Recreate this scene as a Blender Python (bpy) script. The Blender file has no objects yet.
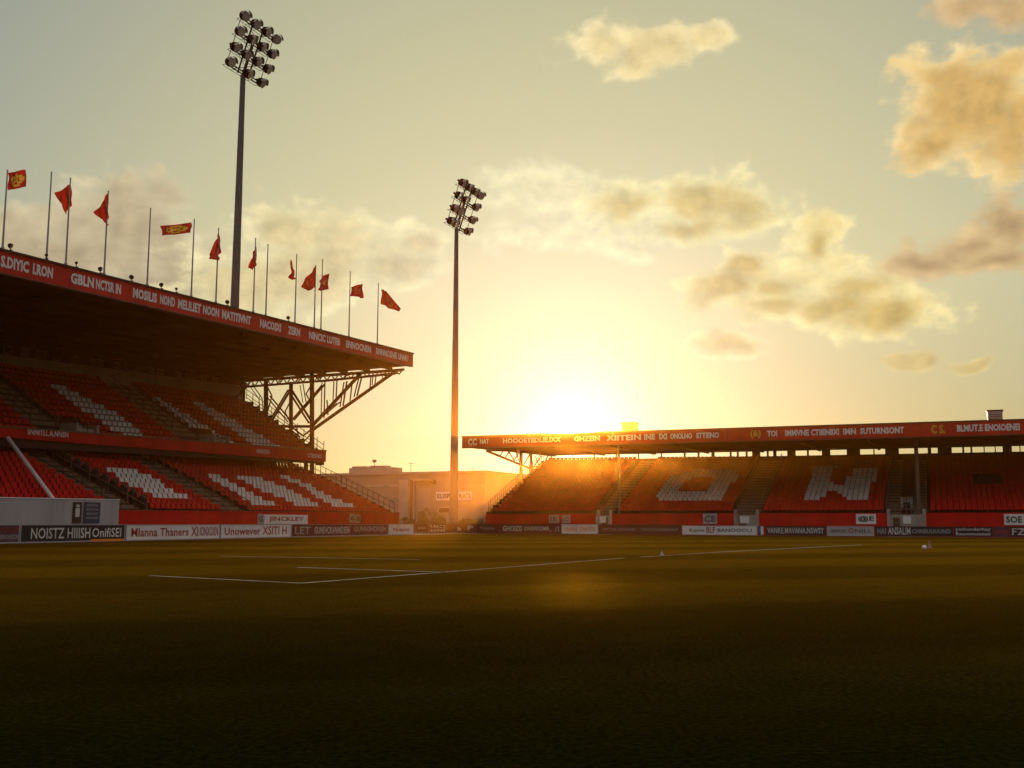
import bpy, math, random
from mathutils import Vector, Matrix
random.seed(7)
C = bpy.context.scene.collection
V = Vector

# ------------------------------------------------------------------ camera
FPX, CAMZ = 1080.0, 1.2
TH = math.atan(138/FPX); RO = 0.003
F_ = V((0, math.cos(TH), math.sin(TH)))
R0 = V((1, 0, 0)); U0 = V((0, -math.sin(TH), math.cos(TH)))
R_ = (R0*math.cos(RO) + U0*math.sin(RO)); U_ = (U0*math.cos(RO) - R0*math.sin(RO))
EYE = V((0, 0, CAMZ))
cam_d = bpy.data.cameras.new('camera'); cam = bpy.data.objects.new('camera', cam_d); C.objects.link(cam)
cam.matrix_world = Matrix(((R_.x, U_.x, -F_.x, 0), (R_.y, U_.y, -F_.y, 0), (R_.z, U_.z, -F_.z, CAMZ), (0, 0, 0, 1)))
cam_d.sensor_width = 36; cam_d.lens = FPX*36/1024; cam_d.clip_start = 0.1; cam_d.clip_end = 6000
bpy.context.scene.camera = cam

def ray(px, py): return F_ + R_*((px-512)/FPX) + U_*((384-py)/FPX)
def proj(p):
    d = p-EYE; q = d.dot(F_)
    return (512+FPX*d.dot(R_)/q, 384-FPX*d.dot(U_)/q)
def at_y(px, py, Y):
    d = ray(px, py); return EYE + d*(Y/d.y)
def at_z(px, py, Z):
    d = ray(px, py); return EYE + d*((Z-CAMZ)/d.z)

class Frame:
    """a stand's own axes: s along its front, w outwards from the pitch, z up"""
    def __init__(f, o, far):
        f.o = V((o[0], o[1], 0)); d = V((far[0]-o[0], far[1]-o[1], 0)); f.len = d.length
        f.u = d.normalized(); f.w = V((-f.u.y, f.u.x, 0))
        if f.w.dot(f.o + f.w*50 - f.o) and (f.o+f.w*10).length < f.o.length and (V(far+(0,))+f.w*10).length < V(far+(0,)).length: f.w = -f.w
    def P(f, s, w, z): return f.o + f.u*s + f.w*w + V((0, 0, z))
    def hw(f, px, py, w):
        d = ray(px, py); o = f.o + f.w*w; t = (o-EYE).dot(f.w)/d.dot(f.w); p = EYE+d*t
        return (p-f.o).dot(f.u), p.z
    def hs(f, px, py, s):
        d = ray(px, py); o = f.o + f.u*s; t = (o-EYE).dot(f.u)/d.dot(f.u); p = EYE+d*t
        return (p-f.o).dot(f.w), p.z
    def zl(f, w, a, b):
        s0, z0 = f.hw(a[0], a[1], w); s1, z1 = f.hw(b[0], b[1], w)
        return lambda s: z0 + (z1-z0)*(s-s0)/(s1-s0)

L = Frame((-9.45, 100.0), (-26.55, 56.0)); L.w = V((L.u.y, -L.u.x, 0))
if L.w.x > 0: L.w = -L.w
R = Frame((-8.74, 115.0), (44.2, 94.0)); R.w = V((-R.u.y, R.u.x, 0))
if R.w.y < 0: R.w = -R.w

# ------------------------------------------------------------------ materials
def mat(name, col, rough=0.7, var=0.25, scale=3.0, bump=0.0, bscale=30.0, metal=0.0, trans=0.0, spec=0.4, streak=False):
    m = bpy.data.materials.new(name); m.use_nodes = True; nt = m.node_tree; N = nt.nodes; K = nt.links
    b = N['Principled BSDF']; b.inputs['Roughness'].default_value = rough; b.inputs['Metallic'].default_value = metal
    b.inputs['Specular IOR Level'].default_value = spec
    tc = N.new('ShaderNodeTexCoord'); src = tc.outputs['Object']
    if streak:
        mp = N.new('ShaderNodeMapping'); mp.inputs['Scale'].default_value = (1, 1, 0.12); K.new(src, mp.inputs[0]); src = mp.outputs[0]
    n = N.new('ShaderNodeTexNoise'); n.inputs['Scale'].default_value = scale; n.inputs['Detail'].default_value = 6; n.inputs['Roughness'].default_value = 0.6
    K.new(src, n.inputs['Vector'])
    r = N.new('ShaderNodeMapRange'); r.inputs[1].default_value = 0.3; r.inputs[2].default_value = 0.7
    r.inputs[3].default_value = 1-var; r.inputs[4].default_value = 1+var*0.6; K.new(n.outputs['Fac'], r.inputs[0])
    mx = N.new('ShaderNodeVectorMath'); mx.operation = 'SCALE'; mx.inputs[0].default_value = col; K.new(r.outputs[0], mx.inputs['Scale'])
    K.new(mx.outputs[0], b.inputs['Base Color'])
    if bump:
        n2 = N.new('ShaderNodeTexNoise'); n2.inputs['Scale'].default_value = bscale; n2.inputs['Detail'].default_value = 4; K.new(tc.outputs['Object'], n2.inputs['Vector'])
        bp = N.new('ShaderNodeBump'); bp.inputs['Strength'].default_value = bump; bp.inputs['Distance'].default_value = 0.03
        K.new(n2.outputs['Fac'], bp.inputs['Height']); K.new(bp.outputs[0], b.inputs['Normal'])
    if trans:
        tl = N.new('ShaderNodeBsdfTranslucent'); K.new(mx.outputs[0], tl.inputs[0])
        ms = N.new('ShaderNodeMixShader'); ms.inputs[0].default_value = trans
        K.new(b.outputs[0], ms.inputs[1]); K.new(tl.outputs[0], ms.inputs[2]); K.new(ms.outputs[0], N['Material Output'].inputs[0])
    return m

M = dict(
    mast=mat('mast_paint', (0.085, 0.088, 0.105), 0.5, 0.25, 0.6, streak=True),
    hood=mat('lamp_hood', (0.40, 0.38, 0.36), 0.5, 0.3, 4),
    red=mat('red_paint', (0.52, 0.012, 0.009), 0.6, 0.3, 0.6, spec=0.12, streak=True),
    fascia=mat('fascia_red', (0.50, 0.022, 0.014), 0.6, 0.3, 0.5, spec=0.15, streak=True),
    seat=mat('red_seat_plastic', (0.52, 0.010, 0.008), 0.6, 0.35, 1.3, spec=0.12, trans=0.12),
    wseat=mat('white_seat_plastic', (0.62, 0.58, 0.54), 0.5, 0.25, 1.3),
    conc=mat('concrete', (0.34, 0.30, 0.25), 0.85, 0.35, 0.8, 0.3),
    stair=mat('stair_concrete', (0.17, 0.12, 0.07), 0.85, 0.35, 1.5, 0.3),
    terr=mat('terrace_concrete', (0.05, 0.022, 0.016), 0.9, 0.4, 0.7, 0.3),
    cream=mat('cream_render', (0.36, 0.28, 0.17), 0.8, 0.3, 0.5, streak=True),
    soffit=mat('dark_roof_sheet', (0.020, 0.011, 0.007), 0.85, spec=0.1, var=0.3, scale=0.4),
    rooftop=mat('roof_sheet', (0.16, 0.14, 0.13), 0.6, 0.3, 0.5),
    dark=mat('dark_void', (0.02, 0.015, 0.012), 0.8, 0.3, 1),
    glass=mat('window_glass', (0.10, 0.09, 0.08), 0.15, 0.2, 1, spec=0.6),
    steel=mat('painted_steel', (0.035, 0.022, 0.016), 0.55, 0.3, 3),
    psteel=mat('galvanised_steel', (0.30, 0.30, 0.32), 0.45, 0.2, 2, metal=0.3, streak=True),
    colw=mat('pale_column_paint', (0.15, 0.11, 0.08), 0.6, 0.3, 2),
    white=mat('white_paint', (0.72, 0.70, 0.68), 0.55, 0.15, 1.2),
    greyw=mat('grey_wall_paint', (0.36, 0.35, 0.36), 0.7, 0.2, 0.8, streak=True),
    black=mat('black_panel', (0.018, 0.015, 0.017), 0.4, 0.3, 1),
    maroon=mat('maroon_panel', (0.12, 0.022, 0.02), 0.45, 0.3, 1),
    purple=mat('purple_panel', (0.10, 0.04, 0.07), 0.45, 0.5, 4),
    navy=mat('navy_panel', (0.04, 0.05, 0.09), 0.4, 0.4, 2),
    ink=mat('red_ink', (0.32, 0.03, 0.025), 0.5, 0.2, 2),
    orange=mat('orange_paint', (0.7, 0.22, 0.02), 0.5, 0.2, 2),
    yellow=mat('yellow_emblem', (0.75, 0.48, 0.04), 0.5, 0.3, 6, trans=0.3),
    blue=mat('blue_paint', (0.05, 0.09, 0.35), 0.5, 0.2, 2),
    flag=mat('red_flag_cloth', (0.55, 0.025, 0.015), 0.8, 0.25, 1.5, trans=0.5),
    lamp=mat('black_lamp_housing', (0.012, 0.011, 0.012), 0.7, 0.3, 4, spec=0.05),
    lens=mat('lamp_glass', (0.55, 0.5, 0.42), 0.15, 0.3, 4, spec=0.8),
    wall=mat('building_render', (0.30, 0.23, 0.19), 0.85, 0.18, 0.25, 0.2, streak=True),
    wall2=mat('pale_building_panel', (0.38, 0.30, 0.25), 0.85, 0.15, 0.4),
    brown=mat('brown_door', (0.10, 0.05, 0.035), 0.6, 0.3, 1),
    leaf=mat('leaves', (0.12, 0.10, 0.02), 0.7, 0.5, 1.2, trans=0.35),
    bark=mat('bark', (0.06, 0.045, 0.03), 0.9, 0.3, 4),
    line=mat('line_paint', (0.34, 0.31, 0.2), 0.9, 0.5, 2.5),
    ball=mat('marker_plastic', (0.35, 0.18, 0.13), 0.5, 0.2, 3),
)

# ------------------------------------------------------------------ mesh helpers
class MB:
    def __init__(s): s.v = []; s.f = []; s.m = []
    def add(s, vs, fs, mi=0):
        o = len(s.v); s.v += [tuple(v) for v in vs]; s.f += [tuple(i+o for i in f) for f in fs]; s.m += [mi]*len(fs); return s
    def hexa(s, a, mi=0):   # 8 corners: bottom 0-3 ring, top 4-7 ring
        return s.add(a, [(3, 2, 1, 0), (4, 5, 6, 7), (0, 1, 5, 4), (1, 2, 6, 5), (2, 3, 7, 6), (3, 0, 4, 7)], mi)
    def fbox(s, fr, s0, s1, w0, w1, z0, z1, mi=0):
        """box in a stand's axes; z0, z1 may be numbers or functions of s"""
        a = z0 if callable(z0) else (lambda q: z0); b = z1 if callable(z1) else (lambda q: z1)
        return s.hexa([fr.P(s0, w0, a(s0)), fr.P(s1, w0, a(s1)), fr.P(s1, w1, a(s1)), fr.P(s0, w1, a(s0)),
                       fr.P(s0, w0, b(s0)), fr.P(s1, w0, b(s1)), fr.P(s1, w1, b(s1)), fr.P(s0, w1, b(s0))], mi)
    def box(s, c, hx, hy, hz, mi=0, rz=0):
        c = V(c); x = V((math.cos(rz), math.sin(rz), 0))*hx; y = V((-math.sin(rz), math.cos(rz), 0))*hy; z = V((0, 0, hz))
        return s.hexa([c-x-y-z, c+x-y-z, c+x+y-z, c-x+y-z, c-x-y+z, c+x-y+z, c+x+y+z, c-x+y+z], mi)
    def tube(s, a, b, r0, r1=None, n=6, mi=0, cap=True):
        a = V(a); b = V(b); r1 = r0 if r1 is None else r1; d = (b-a)
        if d.length < 1e-6: return s
        d.normalize(); x = d.orthogonal().normalized(); y = d.cross(x)
        vs = []
        for p, r in ((a, r0), (b, r1)):
            for k in range(n):
                t = 2*math.pi*(k+0.5)/n; vs.append(p + x*(r*math.cos(t)) + y*(r*math.sin(t)))
        fs = [(k, (k+1) % n, n+(k+1) % n, n+k) for k in range(n)]
        if cap: fs += [tuple(range(n-1, -1, -1)), tuple(range(n, 2*n))]
        return s.add(vs, fs, mi)
    def lathe(s, c, d, prof, n=12, mi=0):
        c = V(c); d = V(d).normalized(); x = d.orthogonal().normalized(); y = d.cross(x); vs = []; fs = []
        for (h, r) in prof:
            for k in range(n):
                t = 2*math.pi*k/n; vs.append(c + d*h + x*(r*math.cos(t)) + y*(r*math.sin(t)))
        for j in range(len(prof)-1):
            for k in range(n): fs.append((j*n+k, j*n+(k+1) % n, (j+1)*n+(k+1) % n, (j+1)*n+k))
        fs += [tuple(range(n-1, -1, -1)), tuple(range((len(prof)-1)*n, len(prof)*n))]
        return s.add(vs, fs, mi)
    def quad(s, a, b, c, d, mi=0): return s.add([a, b, c, d], [(0, 1, 2, 3)], mi)
    def build(s, name, mats, parent=None, smooth=False, loc=None):
        me = bpy.data.meshes.new(name); vs = s.v
        if parent is not None: base = world_loc(parent)
        elif loc is not None: base = V(loc)
        else: base = V((0, 0, 0))
        own = V(loc) if loc is not None else base
        me.from_pydata([tuple(V(v)-own) for v in vs], [], s.f)
        if not isinstance(mats, (list, tuple)): mats = [mats]
        for m in mats: me.materials.append(m)
        me.polygons.foreach_set('material_index', s.m)
        if smooth: me.polygons.foreach_set('use_smooth', [True]*len(me.polygons))
        me.update()
        o = bpy.data.objects.new(name, me); C.objects.link(o)
        if parent is not None: o.parent = parent; o.location = own-base
        else: o.location = own
        return o
def world_loc(o):
    p = V(o.location)
    while o.parent: o = o.parent; p += V(o.location)
    return p
def tag(o, label=None, cat=None, group=None, kind=None):
    if label: o['label'] = label
    if cat: o['category'] = cat
    if group: o['group'] = group
    if kind: o['kind'] = kind
    return o
def thing(name, label, cat, loc, group=None):
    o = bpy.data.objects.new(name, None); C.objects.link(o); o.location = V(loc); o.empty_display_size = 0.3
    return tag(o, label, cat, group)

_tx = {}
def text_geo(s, bold=0.02):
    if (s, bold) in _tx: return _tx[(s, bold)]
    cu = bpy.data.curves.new('lettering', 'FONT'); cu.body = s; cu.offset = bold; cu.resolution_u = 2; cu.space_character = 1.02
    ob = bpy.data.objects.new('lettering', cu); C.objects.link(ob); bpy.context.view_layer.update()
    me = bpy.data.meshes.new_from_object(ob.evaluated_get(bpy.context.evaluated_depsgraph_get()))
    vs = [v.co.copy() for v in me.vertices]; fs = [tuple(p.vertices) for p in me.polygons]
    bpy.data.objects.remove(ob); bpy.data.curves.remove(cu); bpy.data.meshes.remove(me)
    x0 = min(v.x for v in vs); x1 = max(v.x for v in vs); y0 = min(v.y for v in vs); y1 = max(v.y for v in vs)
    r = ([((v.x-x0)/(x1-x0), (v.y-y0)/(y1-y0)) for v in vs], fs); _tx[(s, bold)] = r; return r
def add_text(mb, s, q, mi=0, bold=0.02):
    """lettering laid on the surface patch q(a, b) -> point, a to the right, b up"""
    vs, fs = text_geo(s, bold); mb.add([q(a, b) for a, b in vs], fs, mi)
def inpoly(x, y, P):
    r = False; n = len(P)
    for i in range(n):
        x1, y1 = P[i]; x2, y2 = P[(i+1) % n]
        if (y1 > y) != (y2 > y) and x < (x2-x1)*(y-y1)/(y2-y1)+x1: r = not r
    return r

# ------------------------------------------------------------------ ground and pitch
g = MB(); g.quad((-3000, -1500, -0.02), (3000, -1500, -0.02), (3000, 4500, -0.02), (-3000, 4500, -0.02))
tag(g.build('ground', mat('dusty_ground', (0.085, 0.07, 0.045), 0.95, 0.4, 0.15)), kind='structure')

def pitch_material():
    m = bpy.data.materials.new('pitch_grass'); m.use_nodes = True; nt = m.node_tree; N = nt.nodes; K = nt.links
    b = N['Principled BSDF']; b.inputs['Roughness'].default_value = 0.9; b.inputs['Specular IOR Level'].default_value = 0.0
    tc = N.new('ShaderNodeTexCoord'); mp = N.new('ShaderNodeMapping'); mp.inputs['Rotation'].default_value = (0, 0, math.radians(69)); K.new(tc.outputs['Object'], mp.inputs[0])
    wv = N.new('ShaderNodeTexWave'); wv.inputs['Scale'].default_value = 0.028; wv.inputs['Distortion'].default_value = 0.25; wv.inputs['Detail'].default_value = 1; wv.wave_profile = 'SIN'; K.new(mp.outputs[0], wv.inputs[0])
    st = N.new('ShaderNodeMapRange'); st.interpolation_type = 'SMOOTHSTEP'; st.inputs[1].default_value = 0.30; st.inputs[2].default_value = 0.70; st.inputs[3].default_value = 0.82; st.inputs[4].default_value = 1.14; K.new(wv.outputs['Fac'], st.inputs[0])
    def noise(sc, lo, hi, d=5):
        n = N.new('ShaderNodeTexNoise'); n.inputs['Scale'].default_value = sc; n.inputs['Detail'].default_value = d; K.new(tc.outputs['Object'], n.inputs[0])
        r = N.new('ShaderNodeMapRange'); r.inputs[1].default_value = 0.3; r.inputs[2].default_value = 0.7; r.inputs[3].default_value = lo; r.inputs[4].default_value = hi; K.new(n.outputs['Fac'], r.inputs[0]); return r.outputs[0], n
    def mul(a, c):
        q = N.new('ShaderNodeMath'); q.operation = 'MULTIPLY'; K.new(a, q.inputs[0]); K.new(c, q.inputs[1]); return q.outputs[0]
    a1, _ = noise(0.12, 0.9, 1.1); a2, _ = noise(1.7, 0.88, 1.12); a3, n3 = noise(22, 0.45, 1.55); a4, n4 = noise(90, 0.6, 1.4, 2)
    f = mul(mul(mul(st.outputs[0], a1), mul(a2, a3)), a4)
    hu, _ = noise(0.5, 0.0, 1.0)
    cm = N.new('ShaderNodeMix'); cm.data_type = 'RGBA'; K.new(hu, cm.inputs[0]); cm.inputs[6].default_value = (0.0080, 0.0088, 0.0012, 1); cm.inputs[7].default_value = (0.0058, 0.0092, 0.0012, 1)
    sc = N.new('ShaderNodeVectorMath'); sc.operation = 'SCALE'; K.new(cm.outputs[2], sc.inputs[0]); K.new(f, sc.inputs['Scale']); K.new(sc.outputs[0], b.inputs['Base Color'])
    ad = N.new('ShaderNodeMath'); ad.operation = 'ADD'; K.new(n3.outputs['Fac'], ad.inputs[0]); K.new(n4.outputs['Fac'], ad.inputs[1])
    bp = N.new('ShaderNodeBump'); bp.inputs['Strength'].default_value = 0.6; bp.inputs['Distance'].default_value = 0.03; K.new(ad.outputs[0], bp.inputs['Height']); K.new(bp.outputs[0], b.inputs['Normal'])
    # waxy blades: weak grazing sheen, tinted orange to paint in the sun's glow
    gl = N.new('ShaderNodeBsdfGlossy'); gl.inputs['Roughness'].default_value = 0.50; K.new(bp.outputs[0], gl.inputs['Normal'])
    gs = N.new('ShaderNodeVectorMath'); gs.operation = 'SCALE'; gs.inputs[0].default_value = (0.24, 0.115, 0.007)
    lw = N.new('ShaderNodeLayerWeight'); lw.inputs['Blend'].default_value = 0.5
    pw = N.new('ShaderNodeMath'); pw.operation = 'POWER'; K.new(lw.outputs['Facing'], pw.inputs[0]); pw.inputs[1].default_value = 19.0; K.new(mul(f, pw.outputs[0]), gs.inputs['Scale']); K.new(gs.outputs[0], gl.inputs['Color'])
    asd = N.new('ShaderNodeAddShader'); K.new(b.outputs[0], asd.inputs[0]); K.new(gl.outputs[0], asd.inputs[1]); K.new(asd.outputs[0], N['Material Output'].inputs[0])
    return m
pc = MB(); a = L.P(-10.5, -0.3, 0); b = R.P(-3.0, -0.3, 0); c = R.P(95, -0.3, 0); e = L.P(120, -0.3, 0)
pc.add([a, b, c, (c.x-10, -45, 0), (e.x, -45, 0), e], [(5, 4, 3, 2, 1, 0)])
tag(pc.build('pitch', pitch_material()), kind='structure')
# perimeter track between pitch boards and walls
tr = MB(); tr.quad(*[p+V((0, 0, -0.008)) for p in (L.P(90, -0.3, 0), L.P(90, 24, 0), L.P(-12, 24, 0), L.P(-12, -0.3, 0))])
tag(tr.build('path', M['conc']), kind='structure')
tr = MB(); tr.quad(*[p+V((0, 0, -0.012)) for p in (R.P(-6, -0.3, 0), R.P(95, -0.3, 0), R.P(95, 26, 0), R.P(-6, 26, 0))])
tag(tr.build('path', M['conc']), kind='structure')

lm = MB()
def chalk(p0, p1, wd):
    a = at_z(*p0, 0.004); b = at_z(*p1, 0.004); d = (b-a).normalized(); n = V((-d.y, d.x, 0))*wd/2
    k = max(2, int((b-a).length/1.2)); prev = None
    for i in range(k+1):
        p = a.lerp(b, i/k); w = n*random.uniform(0.75, 1.15); cur = (p-w, p+w)
        if prev: lm.quad(prev[0], cur[0], cur[1], prev[1])
        prev = cur
    return a, b
chalk((150, 575.6), (303, 583.2), 0.13); chalk((303, 583), (624, 558), 0.15); chalk((297, 567.3), (448, 572.2), 0.15)
chalk((220, 556), (420, 559.5), 0.14); chalk((640, 557), (720, 552), 0.18); chalk((720, 552), (862, 544.8), 0.32)
tag(lm.build('pitch_marking', M['line']), kind='structure')

# ------------------------------------------------------------------ seats
def seat_mb(o=V((0, 0, 0)), u=V((1, 0, 0)), w=V((0, 1, 0)), mb=None, mi=0):
    mb = mb or MB(); z = V((0, 0, 1))
    prof = [(-0.24, 0.40), (-0.20, 0.43), (0.06, 0.41), (0.15, 0.46), (0.20, 0.62), (0.225, 0.76)]
    vs = []
    for (a, h) in prof:
        for x in (-0.215, 0.0, 0.215):
            k = 0.0 if x else (0.018 if h > 0.45 else -0.012)
            vs.append(o + u*x + w*(a + (k if h > 0.45 else 0)) + z*(h + (k if h <= 0.45 else 0)))
    for (a, h) in prof:
        for x in (-0.215, 0.0, 0.215): vs.append(o + u*x + w*(a+0.025) + z*(h-0.03))
    fs = []
    for j in range(5):
        for k in range(2):
            q = j*3+k; fs.append((q, q+1, q+4, q+3)); fs.append((18+q, 18+q+3, 18+q+4, 18+q+1))
    for j in range(5): fs += [(j*3, j*3+3, 21+j*3, 18+j*3), (j*3+2, 20+j*3, 23+j*3, j*3+5)]
    fs += [(0, 18, 19, 1), (1, 19, 20, 2), (15, 16, 34, 33), (16, 17, 35, 34)]
    mb.add(vs, fs, mi)
    q = o + w*0.04
    mb.hexa([q+u*-.03+w*-.03, q+u*.03+w*-.03, q+u*.03+w*.03, q+u*-.03+w*.03, q+u*-.03+w*-.03+z*.385, q+u*.03+w*-.03+z*.385, q+u*.03+w*.03+z*.385, q+u*-.03+w*.03+z*.385], 2 if mi < 2 else mi)
    return mb

class Tier:
    def __init__(t, fr, s0, s1, w0, w1, zf, zb, n, ground=False):
        t.fr, t.s0, t.s1, t.w0, t.w1, t.zf, t.zb, t.n = fr, s0, s1, w0, w1, zf, zb, n; t.ground = ground
    def zz(t, s, i): return t.zf(s) + (t.zb(s)-t.zf(s))*i/t.n
    def ww(t, i): return t.w0 + (t.w1-t.w0)*i/t.n
    def build(t, parent, name='terrace', m=None):
        mb = MB(); fr = t.fr
        for i in range(t.n):
            a, b = t.ww(i), t.ww(i+1)
            lo = (lambda s, i=i: (-0.1 if t.ground else t.zz(s, i)-0.75))
            mb.fbox(fr, t.s0, t.s1, a, b-0.001, lo, (lambda s, i=i: t.zz(s, i)))
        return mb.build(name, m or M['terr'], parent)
    def surf(t, s, w, dz=0):
        i = max(0, min(t.n-1, int((w-t.w0)/(t.w1-t.w0)*t.n))); return t.fr.P(s, w, t.zz(s, i)+dz)

def sow_seats(tiers, parent, polys, near, pitch=0.54, hide=lambda px, py: False, holes={}):
    """tiers: list of (tier, aisles) where aisles = [(s0, s1)]"""
    allp = []
    for ti, (t, aisles) in enumerate(tiers):
        for i in range(t.n-(0 if t.ground else 0)):
            s = t.s0+0.6
            while s < min(t.s1-0.4, near):
                if not any(a[0]-0.25 < s < a[1]+0.25 for a in aisles) and not any(h[0] < s < h[1] and h[2] <= i <= h[3] for h in holes.get(ti, [])):
                    w = t.ww(i) + (t.ww(i+1)-t.ww(i))*0.55
                    p = t.fr.P(s, w, t.zz(s, i)); c = p+V((0, 0, 0.6)); x, y = proj(c)
                    if -60 < x < 1090:
                        allp.append(((c-EYE).length, p, 1 if any(inpoly(x, y, P) for P in polys) else 0, 3 < x < 1018 and not hide(x, y)))
                s += pitch
    allp.sort(key=lambda q: q[0])
    fr = tiers[0][0].fr; ang = None
    single = {}
    for k in (0, 1):
        me = seat_mb(u=fr.u, w=fr.w, mi=0).build('seat', [M['seat'] if k == 0 else M['wseat'], M['steel'], M['steel']], None)
        single[k] = me.data; bpy.data.objects.remove(me)
    cnt = 0; mass = MB()
    for d, p, k, vis in allp:
        if vis and cnt < 100:
            o = bpy.data.objects.new('seat', single[k]); C.objects.link(o); o.parent = parent; o.location = p-world_loc(parent); cnt += 1
            if k: o['label'] = 'white plastic seat in the picked-out pattern'
        else: seat_mb(p, fr.u, fr.w, mass, k)
    o = mass.build('seats', [M['seat'], M['wseat'], M['steel']], parent); o['kind'] = 'stuff'
    o['label'] = 'rows of red tip-up seats with shapes picked out in white seats'

def stair(t, parent, s0, s1, i0=0, i1=None, name='stair', m=None, rails=(1, 1), h=0.06):
    i1 = t.n if i1 is None else i1; mb = MB(); fr = t.fr
    for i in range(i0, i1):
        a, b = t.ww(i), t.ww(i+1); z = lambda s, i=i: t.zz(s, i)
        mb.fbox(fr, s0, s1, a+0.01, b-0.012, (lambda s: z(s)-0.02), (lambda s: z(s)+h))
        mb.fbox(fr, s0, s1, a+(b-a)*0.5, b-0.014, (lambda s: z(s)+h), (lambda s, i=i: (z(s)+t.zz(s, i+1))/2+h))
    o = mb.build(name, m or M['stair'], parent)
    for side, on in zip((s0-0.05, s1+0.05), rails):
        if on:
            rb = MB()
            for i in range(i0, i1, 2):
                p = fr.P(side, t.ww(i)+0.2, t.zz(side, i)); rb.tube(p, p+V((0, 0, 1.0)), 0.035, n=4)
            for hh in (1.0, 0.55): rb.tube(fr.P(side, t.ww(i0)+0.2, t.zz(side, i0)+hh), fr.P(side, t.ww(i1-1)+0.2, t.zz(side, i1-1)+hh), 0.03, n=4)
            rb.build('railing', M['colw'] if random.random() < 0.6 else M['steel'], o)
    return o
def vomitory(t, parent, s0, s1, i0, i1, hgt=1.1, m=None, o_m=None):
    """concrete mouth in the terrace with a dark opening towards the pitch and a parapet round it"""
    fr = t.fr; a, b = t.ww(i0), t.ww(i1); z0 = min(t.zz(s0, i0), t.zz(s1, i0)); z1 = max(t.zz(s0, i1), t.zz(s1, i1))
    mb = MB(); mb.fbox(fr, s0, s0+0.2, a, b, z0-0.3, z1+hgt); mb.fbox(fr, s1-0.2, s1, a, b, z0-0.3, z1+hgt)
    mb.fbox(fr, s0+0.202, s1-0.202, b-0.2, b, z0, z1+hgt)
    mb.fbox(fr, s0+0.202, s1-0.202, a+0.3, b-0.202, z1+hgt-0.5, z1+hgt-0.3)
    o = mb.build('vomitory', m or M['conc'], parent)
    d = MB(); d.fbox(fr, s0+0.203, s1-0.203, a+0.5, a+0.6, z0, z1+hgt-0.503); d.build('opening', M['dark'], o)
    r = MB(); zt = z1+hgt+0.35
    for sp in (s0+0.1, (s0+s1)/2, s1-0.1):
        r.tube(fr.P(sp, a+0.05, z0-0.2), fr.P(sp, a+0.05, zt-0.2), 0.03, n=4)
    r.tube(fr.P(s0+0.1, a+0.05, zt-0.2), fr.P(s1-0.1, a+0.05, zt-0.2), 0.03, n=4); r.build('railing', M['steel'], o)
    return o

# ================================================================== LEFT STAND
SN = 72.0      # near end of the left stand
left = thing('grandstand', 'tall two-tier red grandstand on the left under a deep dark cantilever roof with flags', 'grandstand', L.P(0, 8, 0))
sE = L.hw(398, 515, 1.6)[0]      # far end of the tiers
sR = L.hw(413, 360, 0.2)[0]      # far end of the roof
ft = L.zl(0.2, (0, 250), (413, 354)); fb = L.zl(0.2, (0, 272), (413, 366))
mb = MB(); mb.fbox(L, sR, SN, 0.2, 0.5, fb, ft); 
s_ = sR+3
while s_ < SN:
    mb.fbox(L, s_, s_+.06, 0.193, 0.1985, lambda q: fb(q)+.01, lambda q: ft(q)-.01, 1); s_ += 3.1
fas = mb.build('fascia', [M['fascia'], M['maroon']], left)
mb = MB(); mb.fbox(L, sR-0.05, SN, 0.1, 0.62, ft, lambda s: ft(s)+0.10); mb.build('coping', M['steel'], fas)
mb = MB(); mb.fbox(L, sR-0.02, SN, 0.16, 0.55, lambda s: fb(s)-0.08, fb); mb.build('drip_trim', M['maroon'], fas)
WB = 18.9
sb = L.zl(WB, (0, 341), (240, 379))
roof = MB()
wa, wb = 0.502, 19.6
def rz(s, w, top):
    k = (w-0.5)/(wb-0.5); return (fb(s)*(1-k)+sb(s)*k) + ((ft(s)-fb(s)-0.12)*(1-k)+0.55*k if top else 0.02)
roof.hexa([L.P(s, w, rz(s, w, 0)) for s, w in ((sR, wa), (SN, wa), (SN, wb), (sR, wb))] + [L.P(s, w, rz(s, w, 1)) for s, w in ((sR, wa), (SN, wa), (SN, wb), (sR, wb))])
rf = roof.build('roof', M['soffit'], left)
pur = MB()
for w in [2.2+2.4*k for k in range(7)]:
    pur.hexa([L.P(s, q, rz(s, q, 0)-d) for d in (0.30, -0.01) for s, q in ((sR+0.3, w), (SN, w), (SN, w+0.14), (sR+0.3, w+0.14))])
pur.build('purlins', M['soffit'], rf)
for k in range(1, 9):
    s = sR+8.4*k
    if s > SN: break
    gb = MB(); gb.hexa([L.P(q, w, rz(q, w, 0)-d) for (d) in (0.65, -0.01) for q, w in ((s, 1.2), (s+0.3, 1.2), (s+0.3, 18.8), (s, 18.8))]); gb.build('rafter', M['soffit'], rf)

# lettering on the fascia
words = [(1, 29, 'S.DIYIC'), (33, 53, 'I.RON'), (71, 94, 'GBLN'), (96, 121, 'NCTSR IN'), (133, 157, 'MOSILIS'), (160, 175, 'NOND'), (178, 201, 'MELILIET'),
         (203, 219, 'NOON'), (222, 251, 'MATITIVNT'), (260, 281, 'NACOSXI'), (288, 300, 'ZERN'), (309, 340, 'NINCIC LUTEB'), (346, 371, 'ENNOCNEN'), (376, 408, 'RNNNOSNIE UNNU')]
for x0, x1, tx in words:
    def fy(x): return 250+104*x/413
    s0 = L.hw(x0, fy(x0)+8, 0.19)[0]; s1 = L.hw(x1, fy(x1)+8, 0.19)[0]
    mb = MB()
    def q(a, b, s0=s0, s1=s1):
        s = s0+(s1-s0)*a; lo, hi = fb(s)+0.28, ft(s)-0.25; return L.P(s, 0.185, lo+(hi-lo)*b)
    add_text(mb, tx, q, bold=0.045); mb.build('lettering', M['white'], fas)

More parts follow.
